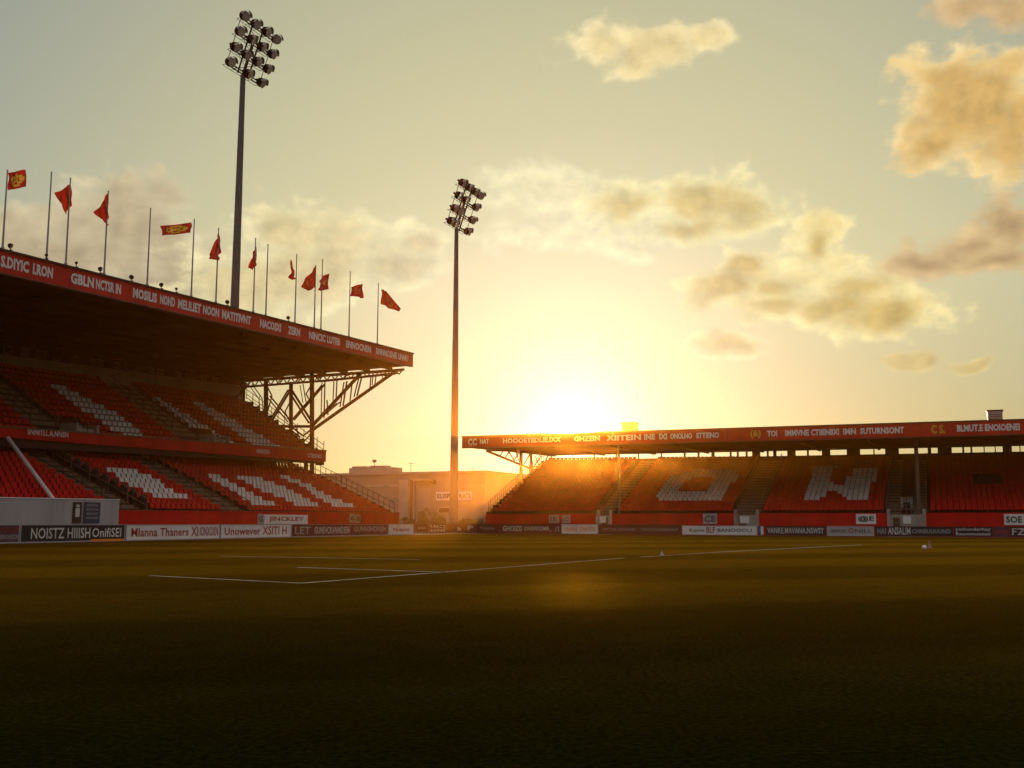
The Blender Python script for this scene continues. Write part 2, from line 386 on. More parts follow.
# tiers
lzf = L.zl(2.0, (120, 514), (392, 516)); we, ze = L.hs(325, 481, sE)
def lzb(s): return lzf(s) + (ze-lzf(sE))/(we-2.0)*(13.2-2.0)
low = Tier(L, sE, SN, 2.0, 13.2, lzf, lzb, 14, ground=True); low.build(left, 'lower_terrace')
pt_ = L.zl(9.1, (0, 427), (326, 451)); pb_ = L.zl(9.1, (0, 437), (326, 462)); sP = L.hw(326, 456, 9.1)[0]
mb = MB(); mb.fbox(L, sP, SN, 9.1, 9.3, pb_, pt_); par = mb.build('parapet', M['red'], left)
mb = MB(); mb.fbox(L, sP-0.03, SN, 9.02, 9.38, pt_, lambda s: pt_(s)+0.09); mb.build('coping', M['stair'], par)
for x0, x1, tx in ((27, 68, 'SNNITLL.A.NNSN'), (257, 270, 'NINOONN'), (308, 322, 'OTEONSS')):
    s0 = L.hw(x0, 440, 9.09)[0]; s1 = L.hw(x1, 440, 9.09)[0]; mb = MB()
    add_text(mb, tx, lambda a, b: L.P(s0+(s1-s0)*a, 9.085, pb_(s0+(s1-s0)*a)+0.3+0.38*b)); mb.build('lettering', M['white'], par)
uzb = L.zl(18.3, (0, 367), (240, 399))
def uzf(s): return pt_(s)-0.45
upp = Tier(L, sP+0.3, SN, 9.31, 18.3, uzf, uzb, 12); upp.build(left, 'upper_terrace')
# soffit of the upper tier, rear walls
mb = MB(); mb.hexa([L.P(s, w, z) for (s, w, z) in ((sP+0.3, 9.302, pb_(sP)), (SN, 9.302, pb_(SN)), (SN, 13.3, pb_(SN)+0.3), (sP+0.3, 13.3, pb_(sP)+0.3),
                                                    (sP+0.3, 9.302, pb_(sP)+0.2), (SN, 9.302, pb_(SN)+0.2), (SN, 13.3, pb_(SN)+1.5), (sP+0.3, 13.3, pb_(sP)+1.5))])
mb.build('tier_soffit', M['soffit'], left)
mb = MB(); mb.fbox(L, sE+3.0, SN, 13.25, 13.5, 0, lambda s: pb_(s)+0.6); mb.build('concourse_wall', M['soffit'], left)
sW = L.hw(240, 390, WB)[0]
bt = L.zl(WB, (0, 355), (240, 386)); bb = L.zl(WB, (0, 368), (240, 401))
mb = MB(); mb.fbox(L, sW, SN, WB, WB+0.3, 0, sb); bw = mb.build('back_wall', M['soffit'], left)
mb = MB(); mb.fbox(L, sW, SN, WB-0.35, WB-0.003, lambda s: bb(s)-0.3, bt); mb.build('cream_band', M['cream'], bw)
for x0, x1 in ((2, 10), (20, 28), (35, 45), (52, 60), (71, 78), (90, 95), (97, 103), (113, 119), (125, 136), (150, 154), (157, 164), (176, 182), (186, 191), (202, 207), (214, 219)):
    s0 = L.hw(x1, 360, WB)[0]; s1 = L.hw(x0, 360, WB)[0]
    mb = MB(); z0 = bt((s0+s1)/2)+0.12; z1 = sb((s0+s1)/2)-0.25
    if z1-z0 < 0.3: z1 = z0+0.3
    mb.fbox(L, s0, s1, WB-0.06, WB-0.004, z0, z1); fr_ = mb.build('window', M['cream'], bw)
    mb = MB(); mb.fbox(L, s0+0.07, s1-0.07, WB-0.09, WB-0.062, z0+0.07, z1-0.07); mb.build('pane', M['glass'], fr_)
# end gable column where the back wall meets the truss bay
mb = MB(); mb.fbox(L, sW-0.5, sW-0.003, WB-0.3, WB+0.35, 0, lambda s: sb(s)-0.02); mb.build('end_column', M['soffit'], left)
# gable slab edge of the upper tier and lower side wall
mb = MB()
for i in range(upp.n):
    mb.fbox(L, sP-0.05, sP+0.298, upp.ww(i), upp.ww(i+1)-0.001, (lambda s, i=i: upp.zz(s, i)-0.9), (lambda s, i=i: upp.zz(s, i)+0.25))
mb.build('upper_end_wall', M['soffit'], left)
mb = MB()
for i in range(low.n-3):
    mb.fbox(L, sE-0.22, sE-0.003, low.ww(i)-0.3, low.ww(i+1)-0.301, -0.1, (lambda s, i=i: low.zz(s, i)+0.22))
mb.build('lower_end_wall', M['soffit'], left)
# railings on both end slopes
def slope_rail(t, s, i0, i1, hgt, name, mt, stagger=0.0, step=0.55):
    rb = MB(); a, b = t.ww(i0), t.ww(i1); n = int((b-a)/step)
    def zz(w): k = (w-t.w0)/(t.w1-t.w0); return t.zf(s)+(t.zb(s)-t.zf(s))*k
    for k in range(n+1):
        w = a+(b-a)*k/n; p = t.fr.P(s, w, zz(w)+0.1); rb.tube(p, p+V((0, 0, hgt+random.uniform(0, stagger))), 0.035, n=4)
    for hh in (hgt, hgt*0.5, 0.15): rb.tube(t.fr.P(s, a, zz(a)+hh+0.08), t.fr.P(s, b, zz(b)+hh+0.08), 0.032, n=4)
    return rb.build(name, mt, left if t.fr is L else right)
slope_rail(low, sE-0.1, 0, 13, 1.15, 'railing', M['steel'])
slope_rail(upp, sP+0.1, 0, 12, 0.95, 'railing', M['steel'], 0.35, 0.7)
# front wall of the lower tier
wt = L.zl(1.6, (120, 510.6), (398, 512.8)); s119 = L.hw(119.5, 515, 1.6)[0]
mb = MB(); mb.fbox(L, sE-0.25, s119, 1.6, 1.85, -0.1, wt); mb.build('front_wall', M['red'], left)
mb = MB(); mb.fbox(L, sE-0.28, s119, 1.57, 1.95, wt, lambda s: wt(s)+0.05); mb.build('front_coping', M['ink'], left)
mb = MB(); mb.fbox(L, s119+0.003, SN, 1.6, 1.85, -0.1, wt); mb.build('front_wall', M['red'], left)

# gable truss: members drawn on the end plane of the stand
def truss(fr, s, segs, parent, m=M['steel'], depth=0.0):
    mb = MB()
    for x0, y0, x1, y1, r in segs:
        w0, z0 = fr.hs(x0, y0, s); w1, z1 = fr.hs(x1, y1, s)
        mb.tube(fr.P(s, w0, z0), fr.P(s, w1, z1), r*1.3, n=6)
    return mb.build('gable_truss', m, parent)
segs = [(240, 381, 404, 369.5, .10), (240, 387, 330, 380, .07), (330, 380, 398, 373, .08), (312, 374, 312, 462, .17), (291, 382, 291, 470, .15), (266, 380, 266, 432, .17),
        (313, 430, 395, 372, .11), (313, 426, 363, 372, .08), (315, 423, 340, 402, .05), (343, 406, 347, 381, .06), (357, 396, 362, 376, .06), (324, 418, 325, 381, .05), (336, 400, 337, 379, .05),
        (269, 426, 291, 389, .08), (291, 389, 312, 422, .09), (270, 396, 291, 421, .06), (294, 420, 325, 384, .07), (268, 426, 314, 426, .08),
        (293, 428, 303, 436, .06), (303, 436, 313, 428, .07), (292, 432, 312, 456, .06), (300, 446, 311, 434, .05), (240, 396, 250, 382, .07), (252, 384, 262, 398, .04), (262, 398, 264, 420, .04),
        (303, 384, 306, 402, .04), (375, 384, 376, 375, .05), (385, 378, 386, 372, .04), (279, 384, 283, 379, .05), (298, 382, 303, 376, .05), (318, 379, 324, 374, .05), (345, 377, 352, 372, .05)]
for k in range(20):      # lacing between the two top chords
    xa = 243+8*k; ya, yb = 381-(xa-240)*.070, 387-(xa-240)*.082
    segs += [(xa, ya, xa+4, yb, .045), (xa+4, yb, xa+8, ya-.6, .045)]
for xa, ya, xb, yb in ((266, 384, 272, 396), (272, 396, 268, 410), (291, 400, 285, 412), (285, 412, 291, 424), (312, 384, 306, 394), (306, 394, 312, 404), (312, 440, 306, 446), (306, 446, 312, 452), (296, 428, 300, 440), (300, 440, 296, 452), (328, 415, 327, 400), (350, 401, 352, 384), (370, 388, 371, 376)):
    segs.append((xa, ya, xb, yb, .05))
truss(L, sR+1.2, segs, left)
segs2 = [(x0+(-3), y0+1, x1-3, y1+1, r*0.8) for x0, y0, x1, y1, r in segs[:31] if r < 0.12 and y0 < 432]
truss(L, sR+3.4, segs2, left)
segs3 = [(285, 462, 312, 474, .07), (286, 468, 300, 470, .07), (291, 462, 291, 490, .15), (306, 462, 306, 485, .16), (312, 462, 312, 485, .17), (284, 466, 306, 482, .06)]
truss(L, sE+0.6, segs3, left)
# leaning white strut at the near end
mb = MB(); a = L.hw(8, 438, 9.0); b = L.hw(58, 500, 1.9)
mb.tube(L.P(a[0], 9.0, a[1]), L.P(b[0], 1.9, b[1]-0.3), 0.12, n=8); mb.build('strut', M['white'], left)

# aisles
def sx(fr, px, py, w): return fr.hw(px, py, w)[0]
al = [(sx(L, 149, 508, 2), sx(L, 124, 508, 2)), (sx(L, 252, 509, 2), sx(L, 230, 509, 2))]
au = [(sx(L, 76, 430, 9.3), sx(L, 50, 430, 9.3)), (sx(L, 214, 441, 9.3), sx(L, 190, 441, 9.3)), (sP+0.4, sP+1.5)]
for a, b in al: stair(low, left, a, b)
for a, b in au[:2]: stair(upp, left, a, b, 2)
stair(upp, left, au[2][0], au[2][1], rails=(0, 0))
ls_hole = {1: []}
for (a, b) in au[:2]: 
    vomitory(upp, left, a-2.2, a-0.05, 0, 2, 0.15); ls_hole[1].append((a-2.4, a+0.1, 0, 2))
for (a, b) in al[:1]:
    g_ = MB(); 
    for k in range(10):
        w = low.ww(k+1); p = L.P(a-0.35, w, low.zz(a, k+1)); g_.lathe(p, (0, 0, 1), [(0, .12), (.35, .26), (.7, .28), (.95, .12)], 7)
    g_.build('crowd_barrier', M['dark'], left)
    ls_hole.setdefault(0, []).append((a-0.75, a+0.1, 0, 11))
polysL = [[(47, 383), (62, 385), (110, 408), (151, 436), (132, 438), (121, 434), (85, 410)], [(150, 396), (162, 398), (241, 446), (222, 447)], [(193, 402), (207, 404), (286, 449), (261, 449)],
          [(104, 466), (129, 467), (148, 475), (164, 480), (166, 487), (189, 495), (189, 500), (162, 499), (124, 480)], [(208, 475), (221, 475), (277, 504), (257, 505)],
          [(232, 474), (256, 475), (290, 488), (321, 505), (303, 506), (268, 492)], [(281, 476), (292, 477), (312, 485), (330, 496), (358, 505), (338, 506), (318, 497), (308, 488)]]
sow_seats([(low, al), (upp, au)], left, polysL, 62, hide=lambda x, y: (x < 119 and y > 497) or y > 512 or (436 < y < 452), holes=ls_hole)

# grey perimeter wall with posters in front of the stand
s0 = s119; wallz = L.zl(1.0, (0, 498), (119, 500))
gw = thing('perimeter_wall', 'plain grey rendered wall at the far left in front of the seats', 'wall', L.P(58, 1.0, 0))
mb = MB(); sg = L.hw(119, 510, 1.0)[0]; mb.fbox(L, sg, SN, 1.0, 1.25, -0.1, wallz); mb.build('wall_panel', M['greyw'], gw)
mb = MB(); mb.fbox(L, sg-0.02, SN, 0.97, 1.28, wallz, lambda s: wallz(s)+0.05); mb.build('coping', M['white'], gw)
for x0, x1, lab, mm in ((73, 81.5, 'narrow dark poster with a pale figure on the grey wall', 'steel'), (84, 100, 'wide navy poster of small print on the grey wall', 'navy')):
    a, b = L.hw(x1, 510, 0.95)[0], L.hw(x0, 510, 0.95)[0]; zt = L.hw(x0, 502, 0.95)[1]; zb_ = L.hw(x0, 523, 0.95)[1]
    th = thing('poster', lab, 'poster', L.P((a+b)/2, 0.95, zb_))
    mb = MB(); mb.fbox(L, a, b, 0.93, 0.968, zb_, zt); mb.build('panel', M[mm], th)
    mb = MB()
    if x0 == 84:
        for k, tx in enumerate(('NONSTEN', 'ELIONI', 'INSONNITE', 'ONLIES')):
            add_text(mb, tx, lambda p, q, k=k: L.P(b+(a-b)*(0.15+0.7*p), 0.926, zt-(zt-zb_)*(0.2+0.2*k)+0.12*q))
    else:
        c = L.P((a+b)/2, 0.926, (zt+zb_)/2)
        mb.fbox(L, a+0.17, b-0.17, 0.918, 0.928, zb_+0.35, zb_+0.85); mb.fbox(L, a+0.2, b-0.22, 0.916, 0.928, zb_+0.9, zb_+1.05)
    mb.build('print', M['greyw'] if x0 == 84 else M['wseat'], th)

# ================================================================== RIGHT STAND
RE = 66.0
right = thing('grandstand', 'long low single-tier red grandstand on the right behind the goal line with white letters', 'grandstand', R.P(30, 8, 0))
rE = R.hw(488, 515, 1.6)[0]
rwb, rzbL = R.hs(546, 458, rE)
WBR = rwb
rzf = R.zl(2.0, (490, 514.5), (1020, 514)); rzb = R.zl(WBR, (546, 461), (1020, 459))
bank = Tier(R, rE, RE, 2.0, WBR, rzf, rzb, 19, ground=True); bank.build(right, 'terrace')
wtr = R.zl(1.6, (490, 514), (1020, 512.5))
gates = [(597, 612), (734, 759), (887, 926)]      # entrance gates in the front wall, px
cuts = [rE-0.3] + sum([[sx(R, a, 515, 1.6), sx(R, b, 515, 1.6)] for a, b in gates], []) + [RE]
for k in range(0, len(cuts), 2):
    mb = MB(); mb.fbox(R, cuts[k], cuts[k+1], 1.6, 1.85, -0.1, wtr); mb.build('front_wall', M['red'], right)
# roof
fw = -0.2
rfs = R.hw(462, 440, fw)[0]
rft = R.zl(fw, (462, 437), (1020, 420)); rfb = R.zl(fw, (462, 447.5), (1020, 434))
mb = MB(); mb.fbox(R, rfs, RE, fw, fw+0.3, rfb, rft); 
s_ = rfs+3
while s_ < RE:
    mb.fbox(R, s_, s_+.06, fw-.007, fw-.0015, lambda q: rfb(q)+.01, lambda q: rft(q)-.01, 1); s_ += 3.1
rfas = mb.build('fascia', [M['fascia'], M['maroon']], right)
mb = MB(); mb.fbox(R, rfs-0.05, RE, fw-0.08, fw+0.42, rft, lambda s: rft(s)+0.10); mb.build('coping', M['steel'], rfas)
mb = MB(); mb.fbox(R, rfs-0.02, RE, fw-0.04, fw+0.34, lambda s: rfb(s)-0.08, rfb); mb.build('drip_trim', M['maroon'], rfas)
rso = R.zl(WBR+0.6, (700, 452.3), (1020, 445.6))
def rrz(s, w, top):
    k = (w-fw)/(WBR+0.6-fw); return rfb(s)*(1-k)+rso(s)*k + ((rft(s)-rfb(s)-0.12)*(1-k)+0.5*k if top else 0.02)
mb = MB(); ra, rb_ = fw+0.302, WBR+2.0
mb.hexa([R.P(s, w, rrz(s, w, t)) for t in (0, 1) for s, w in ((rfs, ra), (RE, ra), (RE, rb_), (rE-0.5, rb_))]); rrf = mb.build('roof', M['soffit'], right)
mb = MB()
for w in [1.6+2.6*k for k in range(6)]:
    mb.hexa([R.P(s, q, rrz(s, q, 0)-d) for d in (0.10, -0.01) for s, q in ((rE, w), (RE, w), (RE, w+0.14), (rE, w+0.14))])
mb.build('purlins', M['soffit'], rrf)
for k in range(11):
    s = rE+1+6.2*k
    if s > RE: break
    gb = MB(); gb.hexa([R.P(q, w, rrz(q, w, 0)-d) for d in (0.22, -0.01) for q, w in ((s, 0.8), (s+0.25, 0.8), (s+0.25, WBR), (s, WBR))]); gb.build('rafter', M['soffit'], rrf)
# back wall stops short of the roof: a slot of daylight broken by posts and boxes
gt = R.zl(WBR+0.3, (700, 457.2), (1020, 451.3))
mb = MB(); mb.fbox(R, rE, RE, WBR+0.3, WBR+0.55, -0.1, lambda s: gt(s)-0.03); rbw = mb.build('back_wall', M['soffit'], right)
s = rE+0.5
while s < RE:
    near_end = s < rE+16; w_ = 0.12 if near_end else random.choice((0.12, 0.2, 0.2, 0.35, 0.9, 1.4)); gap = 2.6 if near_end else random.uniform(0.5, 1.8)
    mb = MB(); mb.fbox(R, s, s+w_, WBR+0.31, WBR+0.5, lambda q: gt(q)-0.04, lambda q: rrz(q, WBR+0.4, 0)+0.02)
    mb.build('slot_post' if w_ < .5 else 'infill_panel', M['steel'], rbw)
    s += w_+gap
# lettering and emblems on the fascia
rwords = [(503, 561, 'HOOOETEDLIE.IXX'), (574, 600, 'GHZEIN'), (606, 641, 'XIITEIN'), (644, 655, 'INE'), (659, 667, 'IXI'), (670, 692, 'ONOLNO'), (696, 719, 'STTIENO'), (767, 777, 'TOI'),
          (785, 809, 'IMMVNE'), (811, 839, 'CTIIENBXI'), (843, 856, 'IMN'), (860, 904, 'SUTURNSONT'), (957, 983, 'BLMUT.E'), (985, 1020, 'ENOIOENEI'), (480, 489, 'NAT')]
for x0, x1, tx in rwords:
    s0 = R.hw(x0, 430, fw-0.01)[0]; s1 = R.hw(x1, 430, fw-0.01)[0]; mb = MB()
    def q(a, b, s0=s0, s1=s1):
        s = s0+(s1-s0)*a; lo, hi = rfb(s)+0.32, rft(s)-0.28; return R.P(s, fw-0.02, lo+(hi-lo)*b)
    add_text(mb, tx, q, bold=0.045); mb.build('lettering', M['white'], rfas)
for x0, x1, mm, tx in ((468, 477, 'white', 'CC'), (750, 761, 'yellow', '(&)'), (931, 937, 'yellow', 'C'), (939, 945, 'yellow', 'S.')):
    s0 = R.hw(x0, 430, fw-0.01)[0]; s1 = R.hw(x1, 430, fw-0.01)[0]; mb = MB()
    def q(a, b, s0=s0, s1=s1):
        s = s0+(s1-s0)*a; lo, hi = rfb(s)+0.2, rft(s)-0.2; return R.P(s, fw-0.02, lo+(hi-lo)*b)
    add_text(mb, tx, q, bold=0.05); mb.build('emblem', M[mm], rfas)
# columns
for px, yt, w, r in ((619, 505, 2.6, .13), (918, 505, 2.6, .17)):
    s = sx(R, px, 490, w); z0 = rzf(s)-0.2; mb = MB(); mb.tube(R.P(s, w, z0), R.P(s, w, rrz(s, w, 0)), r, r, n=8); mb.tube(R.P(s, w, z0), R.P(s, w, z0+0.5), r+0.08, n=8)
    mb.build('column', M['colw'], right)
rsegs = [(487, 451, 541, 473, .10), (487, 450, 545, 452, .10), (521, 452, 521, 486, .16), (531, 452, 531, 476, .14), (541, 474, 548, 455, .08), (500, 456, 503, 451, .05), (505, 458, 509, 452, .06),
         (509, 452, 514, 460, .06), (514, 461, 519, 452, .06), (524, 464, 530, 454, .06), (533, 468, 541, 456, .06), (516, 453, 520, 463, .05), (535, 456, 541, 470, .05)]
truss(R, rE+0.3, rsegs, right)
mb = MB()
for i in range(bank.n):
    mb.fbox(R, rE-0.25, rE-0.003, bank.ww(i)-0.3, bank.ww(i+1)-0.301, -0.1, (lambda s, i=i: bank.zz(s, i)+0.3))
mb.build('end_wall', M['soffit'], right)
slope_rail(bank, rE-0.12, 0, 19, 1.2, 'railing', M['steel'], 0.1, 0.6)
# aisles, each a pair of stairs with a sunken mouth between
ar = []; rholes = {0: []}
for (x0, x1), (vx0, vx1) in zip(gates, ((601, 611), (746, 757), (902, 918))):
    a, b = sx(R, x0, 512, 2.0), sx(R, x1, 512, 2.0)
    if b-a > 2.4:
        stair(bank, right, a, a+1.1, rails=(1, 0)); stair(bank, right, b-1.1, b, rails=(0, 1))
        vomitory(bank, right, a+1.15, b-1.15, 2, 4, 0.35)
        mb = MB()
        for i in range(4, 19): mb.fbox(R, a+1.15, b-1.15, bank.ww(i)+.01, bank.ww(i+1)-.02, (lambda s, i=i: bank.zz(s, i)-.02), (lambda s, i=i: bank.zz(s, i)+.04))
        mb.build('gangway', M['terr'], right); ar.append((a, b))
    else:
        stair(bank, right, a, b); ar.append((a, b))
# press box mouth on the right
hs0, hs1 = sx(R, 979, 485, 8.5), sx(R, 1004, 485, 8.5)
vomitory(bank, right, hs0, hs1, 9, 11, 0.25, m=M['terr']); rholes[0].append((hs0-0.2, hs1+0.2, 8, 11))
polysR = [[(654, 496), (668, 477), (692, 470), (736, 469), (738, 475), (721, 499), (697, 500), (656, 499)], [(815, 467), (836, 467), (830, 483), (843, 484), (857, 467), (878, 467), (868, 499), (847, 499), (832, 490), (818, 499), (802, 499)]]
hole = [(677, 492), (690, 477), (717, 476), (706, 492)]
_ip = inpoly
def inpoly(x, y, P):
    if P is polysR[0] and _ip(x, y, hole): return False
    return _ip(x, y, P)
sow_seats([(bank, ar)], right, polysR, RE-0.5, pitch=0.5, hide=lambda x, y: y > 511, holes=rholes)
# concrete gates in the front wall
for (x0, x1), (bx0, bx1) in zip(gates, ((596, 606), (740, 749), (903, 911))):
    a, b = sx(R, x0, 515, 1.6), sx(R, x1, 515, 1.6)
    mb = MB(); mb.fbox(R, a+.003, b-.003, 1.63, 1.82, -0.1, lambda s: wtr(s)-0.15)
    for q in (a+.003, b-0.28): mb.fbox(R, q, q+0.27, 1.5, 1.9, -0.1, lambda s: wtr(s)+0.35)
    go = mb.build('entrance_gate', M['conc'], right)
    rl = MB(); k_ = 6
    for q in range(k_+1):
        sq = a+.3+(b-a-.6)*q/k_; rl.tube(R.P(sq, 1.95, .5), R.P(sq, 1.95, wtr(sq)+.75), .035, n=4)
    for hh in (.75, .35): rl.tube(R.P(a+.3, 1.95, wtr(a)+hh), R.P(b-.3, 1.95, wtr(b)+hh), .035, n=4)
    rl.build('railing', M['colw'], go)
    c, d = sx(R, bx0, 518, 1.6), sx(R, bx1, 518, 1.6); mb = MB(); mb.fbox(R, c, d, 1.59, 1.627, 1.15, lambda s: wtr(s)-0.28); mb.build('notice', M['white'], go)
    mb = MB(); mb.fbox(R, a+0.5, a+1.1, 1.6, 1.627, 0.2, 1.7); mb.build('door', M['brown'], go)

# plant boxes on the right roof
for x0, x1, y0, y1, lab in ((622, 635, 422.5, 433, 'small square plant box on the right stand roof nearest the sun'), (988, 1003, 410, 422, 'dark square plant box at the right end of the right stand roof')):
    w = 3.0; a, b = sx(R, x0, y1, w), sx(R, x1, y1, w); zt = R.hw(x0, y0, w)[1]; zr = rrz(a, w, 1)
    th = thing('roof_plant_box', lab, 'plant box', R.P((a+b)/2, w+0.6, zr)); mb = MB(); mb.fbox(R, a, b, w, w+1.3, zr-0.1, zt-0.12); mb.build('casing', M['psteel'], th)
    mb = MB(); mb.fbox(R, a-0.08, b+0.08, w-0.08, w+1.38, zt-0.118, zt); mb.build('lid', M['steel'], th)
    mb = MB()
    for k in range(5): mb.fbox(R, a+0.12, b-0.12, w-0.03, w-0.003, zr+0.15+(zt-zr-0.4)*k/5, zr+0.21+(zt-zr-0.4)*k/5)
    mb.build('grille', M['steel'], th)

# ================================================================== ADVERTISING BOARDS
def board(fr, x0, x1, bg, label, texts, h=0.98, stripe=None, w=0.0, frame_m='greyw', z0=0.05):
    a, b = sx(fr, x0, 530, w), sx(fr, x1, 530, w); lo, hi = min(a, b), max(a, b)
    th = thing('advertising_board', label, 'advertising board', fr.P((a+b)/2, w, 0), 'advertising boards round the pitch')
    mb = MB(); mb.fbox(fr, lo+.02, hi-.02, w, w+0.06, z0+0.03, h-0.03); mb.build('panel', M[bg], th)
    mb = MB(); t = 0.045
    mb.fbox(fr, lo+.003, hi-.003, w-0.02, w+0.08, z0-0.02, z0+0.028); mb.fbox(fr, lo+.003, hi-.003, w-0.02, w+0.08, h-0.028, h)
    mb.fbox(fr, lo+.003, lo+.003+t, w-0.02, w+0.08, z0+.029, h-.029); mb.fbox(fr, hi-.003-t, hi-.003, w-0.02, w+0.08, z0+.029, h-.029)
    n = max(1, int((hi-lo)/2.5))
    for k in range(n+1):
        s = lo+0.1+(hi-lo-0.2)*k/n; mb.tube(fr.P(s, w+0.09, h-0.1), fr.P(s, w+0.55, 0.0), 0.025, n=4)
    mb.build('frame', M[frame_m], th)
    for (tx, p0, p1, q0, q1, mt) in texts:
        mb = MB(); sA, sB = a+(b-a)*p0, a+(b-a)*p1; H = h-z0
        add_text(mb, tx, lambda p, q: fr.P(sA+(sB-sA)*p, w-0.012, z0+H*(q0+(q1-q0)*q)), bold=0.015); mb.build('lettering', M[mt], th)
    if stripe:
        p0, p1, mt = stripe; sA, sB = sorted((a+(b-a)*p0, a+(b-a)*p1)); mb = MB(); mb.fbox(fr, sA, sB, w-0.03, w-0.021, z0-0.03, z0+0.10); mb.build('stripe', M[mt], th)
    return th
board(L, -8, 19.5, 'purple', 'dim purple board crossed by fine print at the far left edge', [('NIXONEXINSIXNON', .1, .95, .6, .85, 'ink'), ('SINIXENONIXSON', .1, .95, .2, .45, 'greyw')])
board(L, 20.5, 125, 'black', 'long black board with tall white letters and an orange strip at its corner', [('NOISTZ HIIISH', .09, .64, .18, .82, 'wseat'), ('OnifiSEI', .66, .96, .22, .80, 'wseat')], stripe=(.64, .99, 'orange'))
board(L, 126, 219.5, 'white', 'white board with red-brown title lettering, next to the long black board', [('Mlanna Thaners', .05, .64, .22, .78, 'ink'), ('XI', .67, .75, .18, .85, 'ink'), ('IONXOXN', .77, .98, .18, .85, 'ink')])
board(L, 220.5, 291, 'white', 'shorter white board with red lettering below the small name sign', [('Unowever', .05, .54, .22, .78, 'ink'), ('XSITI H', .57, .93, .2, .86, 'ink')])
board(L, 291.5, 388, 'maroon', 'dark red board of crowded pale print under the end of the left stand', [('LET', .03, .17, .2, .8, 'greyw'), ('GUNSHCKANNIDSEN', .21, .56, .2, .8, 'wseat'), ('GUNNSHDNIJH', .61, .97, .2, .8, 'greyw')])
board(L, 388.5, 413.5, 'white', 'short white board with a small red name, last of the left touchline', [('Nuesier', .18, .85, .3, .68, 'ink')])
RB = [(415, 428.5, 'maroon', 'narrow maroon board with a grey tab, first after the corner', [('GOIO', .2, .8, .35, .65, 'greyw')]),
      (429, 446.5, 'maroon', 'small maroon board with two lines of pale print', [('RASOS', .05, .95, .52, .88, 'wseat'), ('BANNIE', .05, .95, .12, .45, 'wseat')]),
      (447, 476, 'maroon', 'dark board with two small pale marks right of the floodlight mast', [('a', .35, .5, .25, .6, 'wseat'), ('P', .72, .9, .3, .8, 'white')]),
      (476.5, 499, 'maroon', 'dark board with one faint handwritten name in the corner', [('Toyiate', .15, .8, .3, .7, 'greyw')]),
      (500, 561, 'maroon', 'maroon board with broken white capitals below the sun', [('GHOIZIS', .05, .37, .25, .8, 'wseat'), ('ONSWSOMR_', .40, .85, .25, .75, 'wseat'), ('/I', .9, .97, .2, .8, 'greyw')]),
      (561.5, 598, 'white', 'pale pink-white board with faint orange print below the sun', [('UNNNE', .08, .45, .25, .7, 'orange'), ('ONIVOU', .5, .95, .25, .75, 'orange')]),
      (598.5, 681, 'maroon', 'plain maroon board with one line of tiny print', [('WTCTAL NOONOET', .05, .46, .35, .6, 'greyw'), ('TOYUTO.IZSZSOISUT', .52, .97, .35, .6, 'greyw')]),
      (682, 757, 'white', 'long white board with small brown print and red centre', [('Kaons', .1, .3, .3, .68, 'brown'), ('BLF', .33, .45, .2, .85, 'ink'), ('BANOOOLI', .48, .93, .3, .7, 'navy')]),
      (758, 826, 'black', 'black board with a small tricolour patch and white capitals', [('VANKE.MAVANA.NSWSY', .14, .97, .2, .82, 'wseat')]),
      (827, 874, 'greyw', 'short grey-white board with a red round mark', [('ownnum', .08, .4, .3, .65, 'brown'), ('O', .46, .57, .25, .8, 'ink'), ('NILI.', .6, .95, .3, .7, 'brown')]),
      (875, 953, 'black', 'black board with italic white title right of the short grey-white one', [('HAI', .03, .14, .2, .8, 'greyw'), ('ANSALIM', .17, .46, .15, .9, 'wseat'), ('CHNSUUUUND', .48, .97, .3, .72, 'greyw')]),
      (953.5, 993, 'black', 'black board with two stacked lines of white script', [('pathunderhay', .06, .94, .5, .9, 'wseat'), ('Reommoonov', .06, .94, .12, .45, 'wseat')]),
      (993.5, 1009, 'purple', 'narrow dark board with a dull red badge', [('888', .1, .9, .3, .7, 'ink')]),
      (1009.5, 1040, 'black', 'black board with big white initials at the right edge', [('FZI', .08, .6, .2, .85, 'wseat')])]
for x0, x1, bg, lab, tx in RB:
    th = board(R, x0, x1, bg, lab, tx, h=1.0 if x0 < 650 else 0.92, frame_m='maroon' if bg in ('maroon', 'black', 'purple') else 'greyw')
    if x0 == 758:
        for k, mm in enumerate(('blue', 'white', 'red')):
            a, b = sx(R, 758.8+2*k+(1 if k == 2 else 0), 530, 0), sx(R, 760.8+2.6*k, 530, 0); mb = MB(); mb.fbox(R, a, b, -0.016, -0.004, 0.1, 0.87); mb.build('flag_patch', M[mm], th)
# signs on the red walls
def wall_sign(fr, x0, x1, y0, y1, w, label, tx, bg='white', ink='ink'):
    a, b = sx(fr, x0, 518, w), sx(fr, x1, 518, w); z0 = fr.hw(x0, y1, w)[1]; z1 = fr.hw(x0, y0, w)[1]
    th = thing('wall_sign', label, 'sign', fr.P((a+b)/2, w, z0)); mb = MB(); mb.fbox(fr, min(a, b), max(a, b), w-.03, w+.045, z0, z1); mb.build('panel', M[bg], th)
    mb = MB(); add_text(mb, tx, lambda p, q: fr.P(a+(b-a)*(.1+.8*p), w-.04, z0+(z1-z0)*(.2+.6*q)), bold=.03); mb.build('lettering', M[ink], th)
wall_sign(L, 264, 307.5, 514.5, 524, 1.55, 'long cream name sign with red capitals on the left red wall', 'JINCKLEY')
wall_sign(L, 258, 263, 514, 524, 1.55, 'narrow grey tab beside the cream name sign', 'G', 'greyw', 'brown')
wall_sign(L, 349.5, 354.5, 513.5, 522.5, 1.55, 'first of two small cream number plates on the left red wall', '6', 'cream', 'brown')
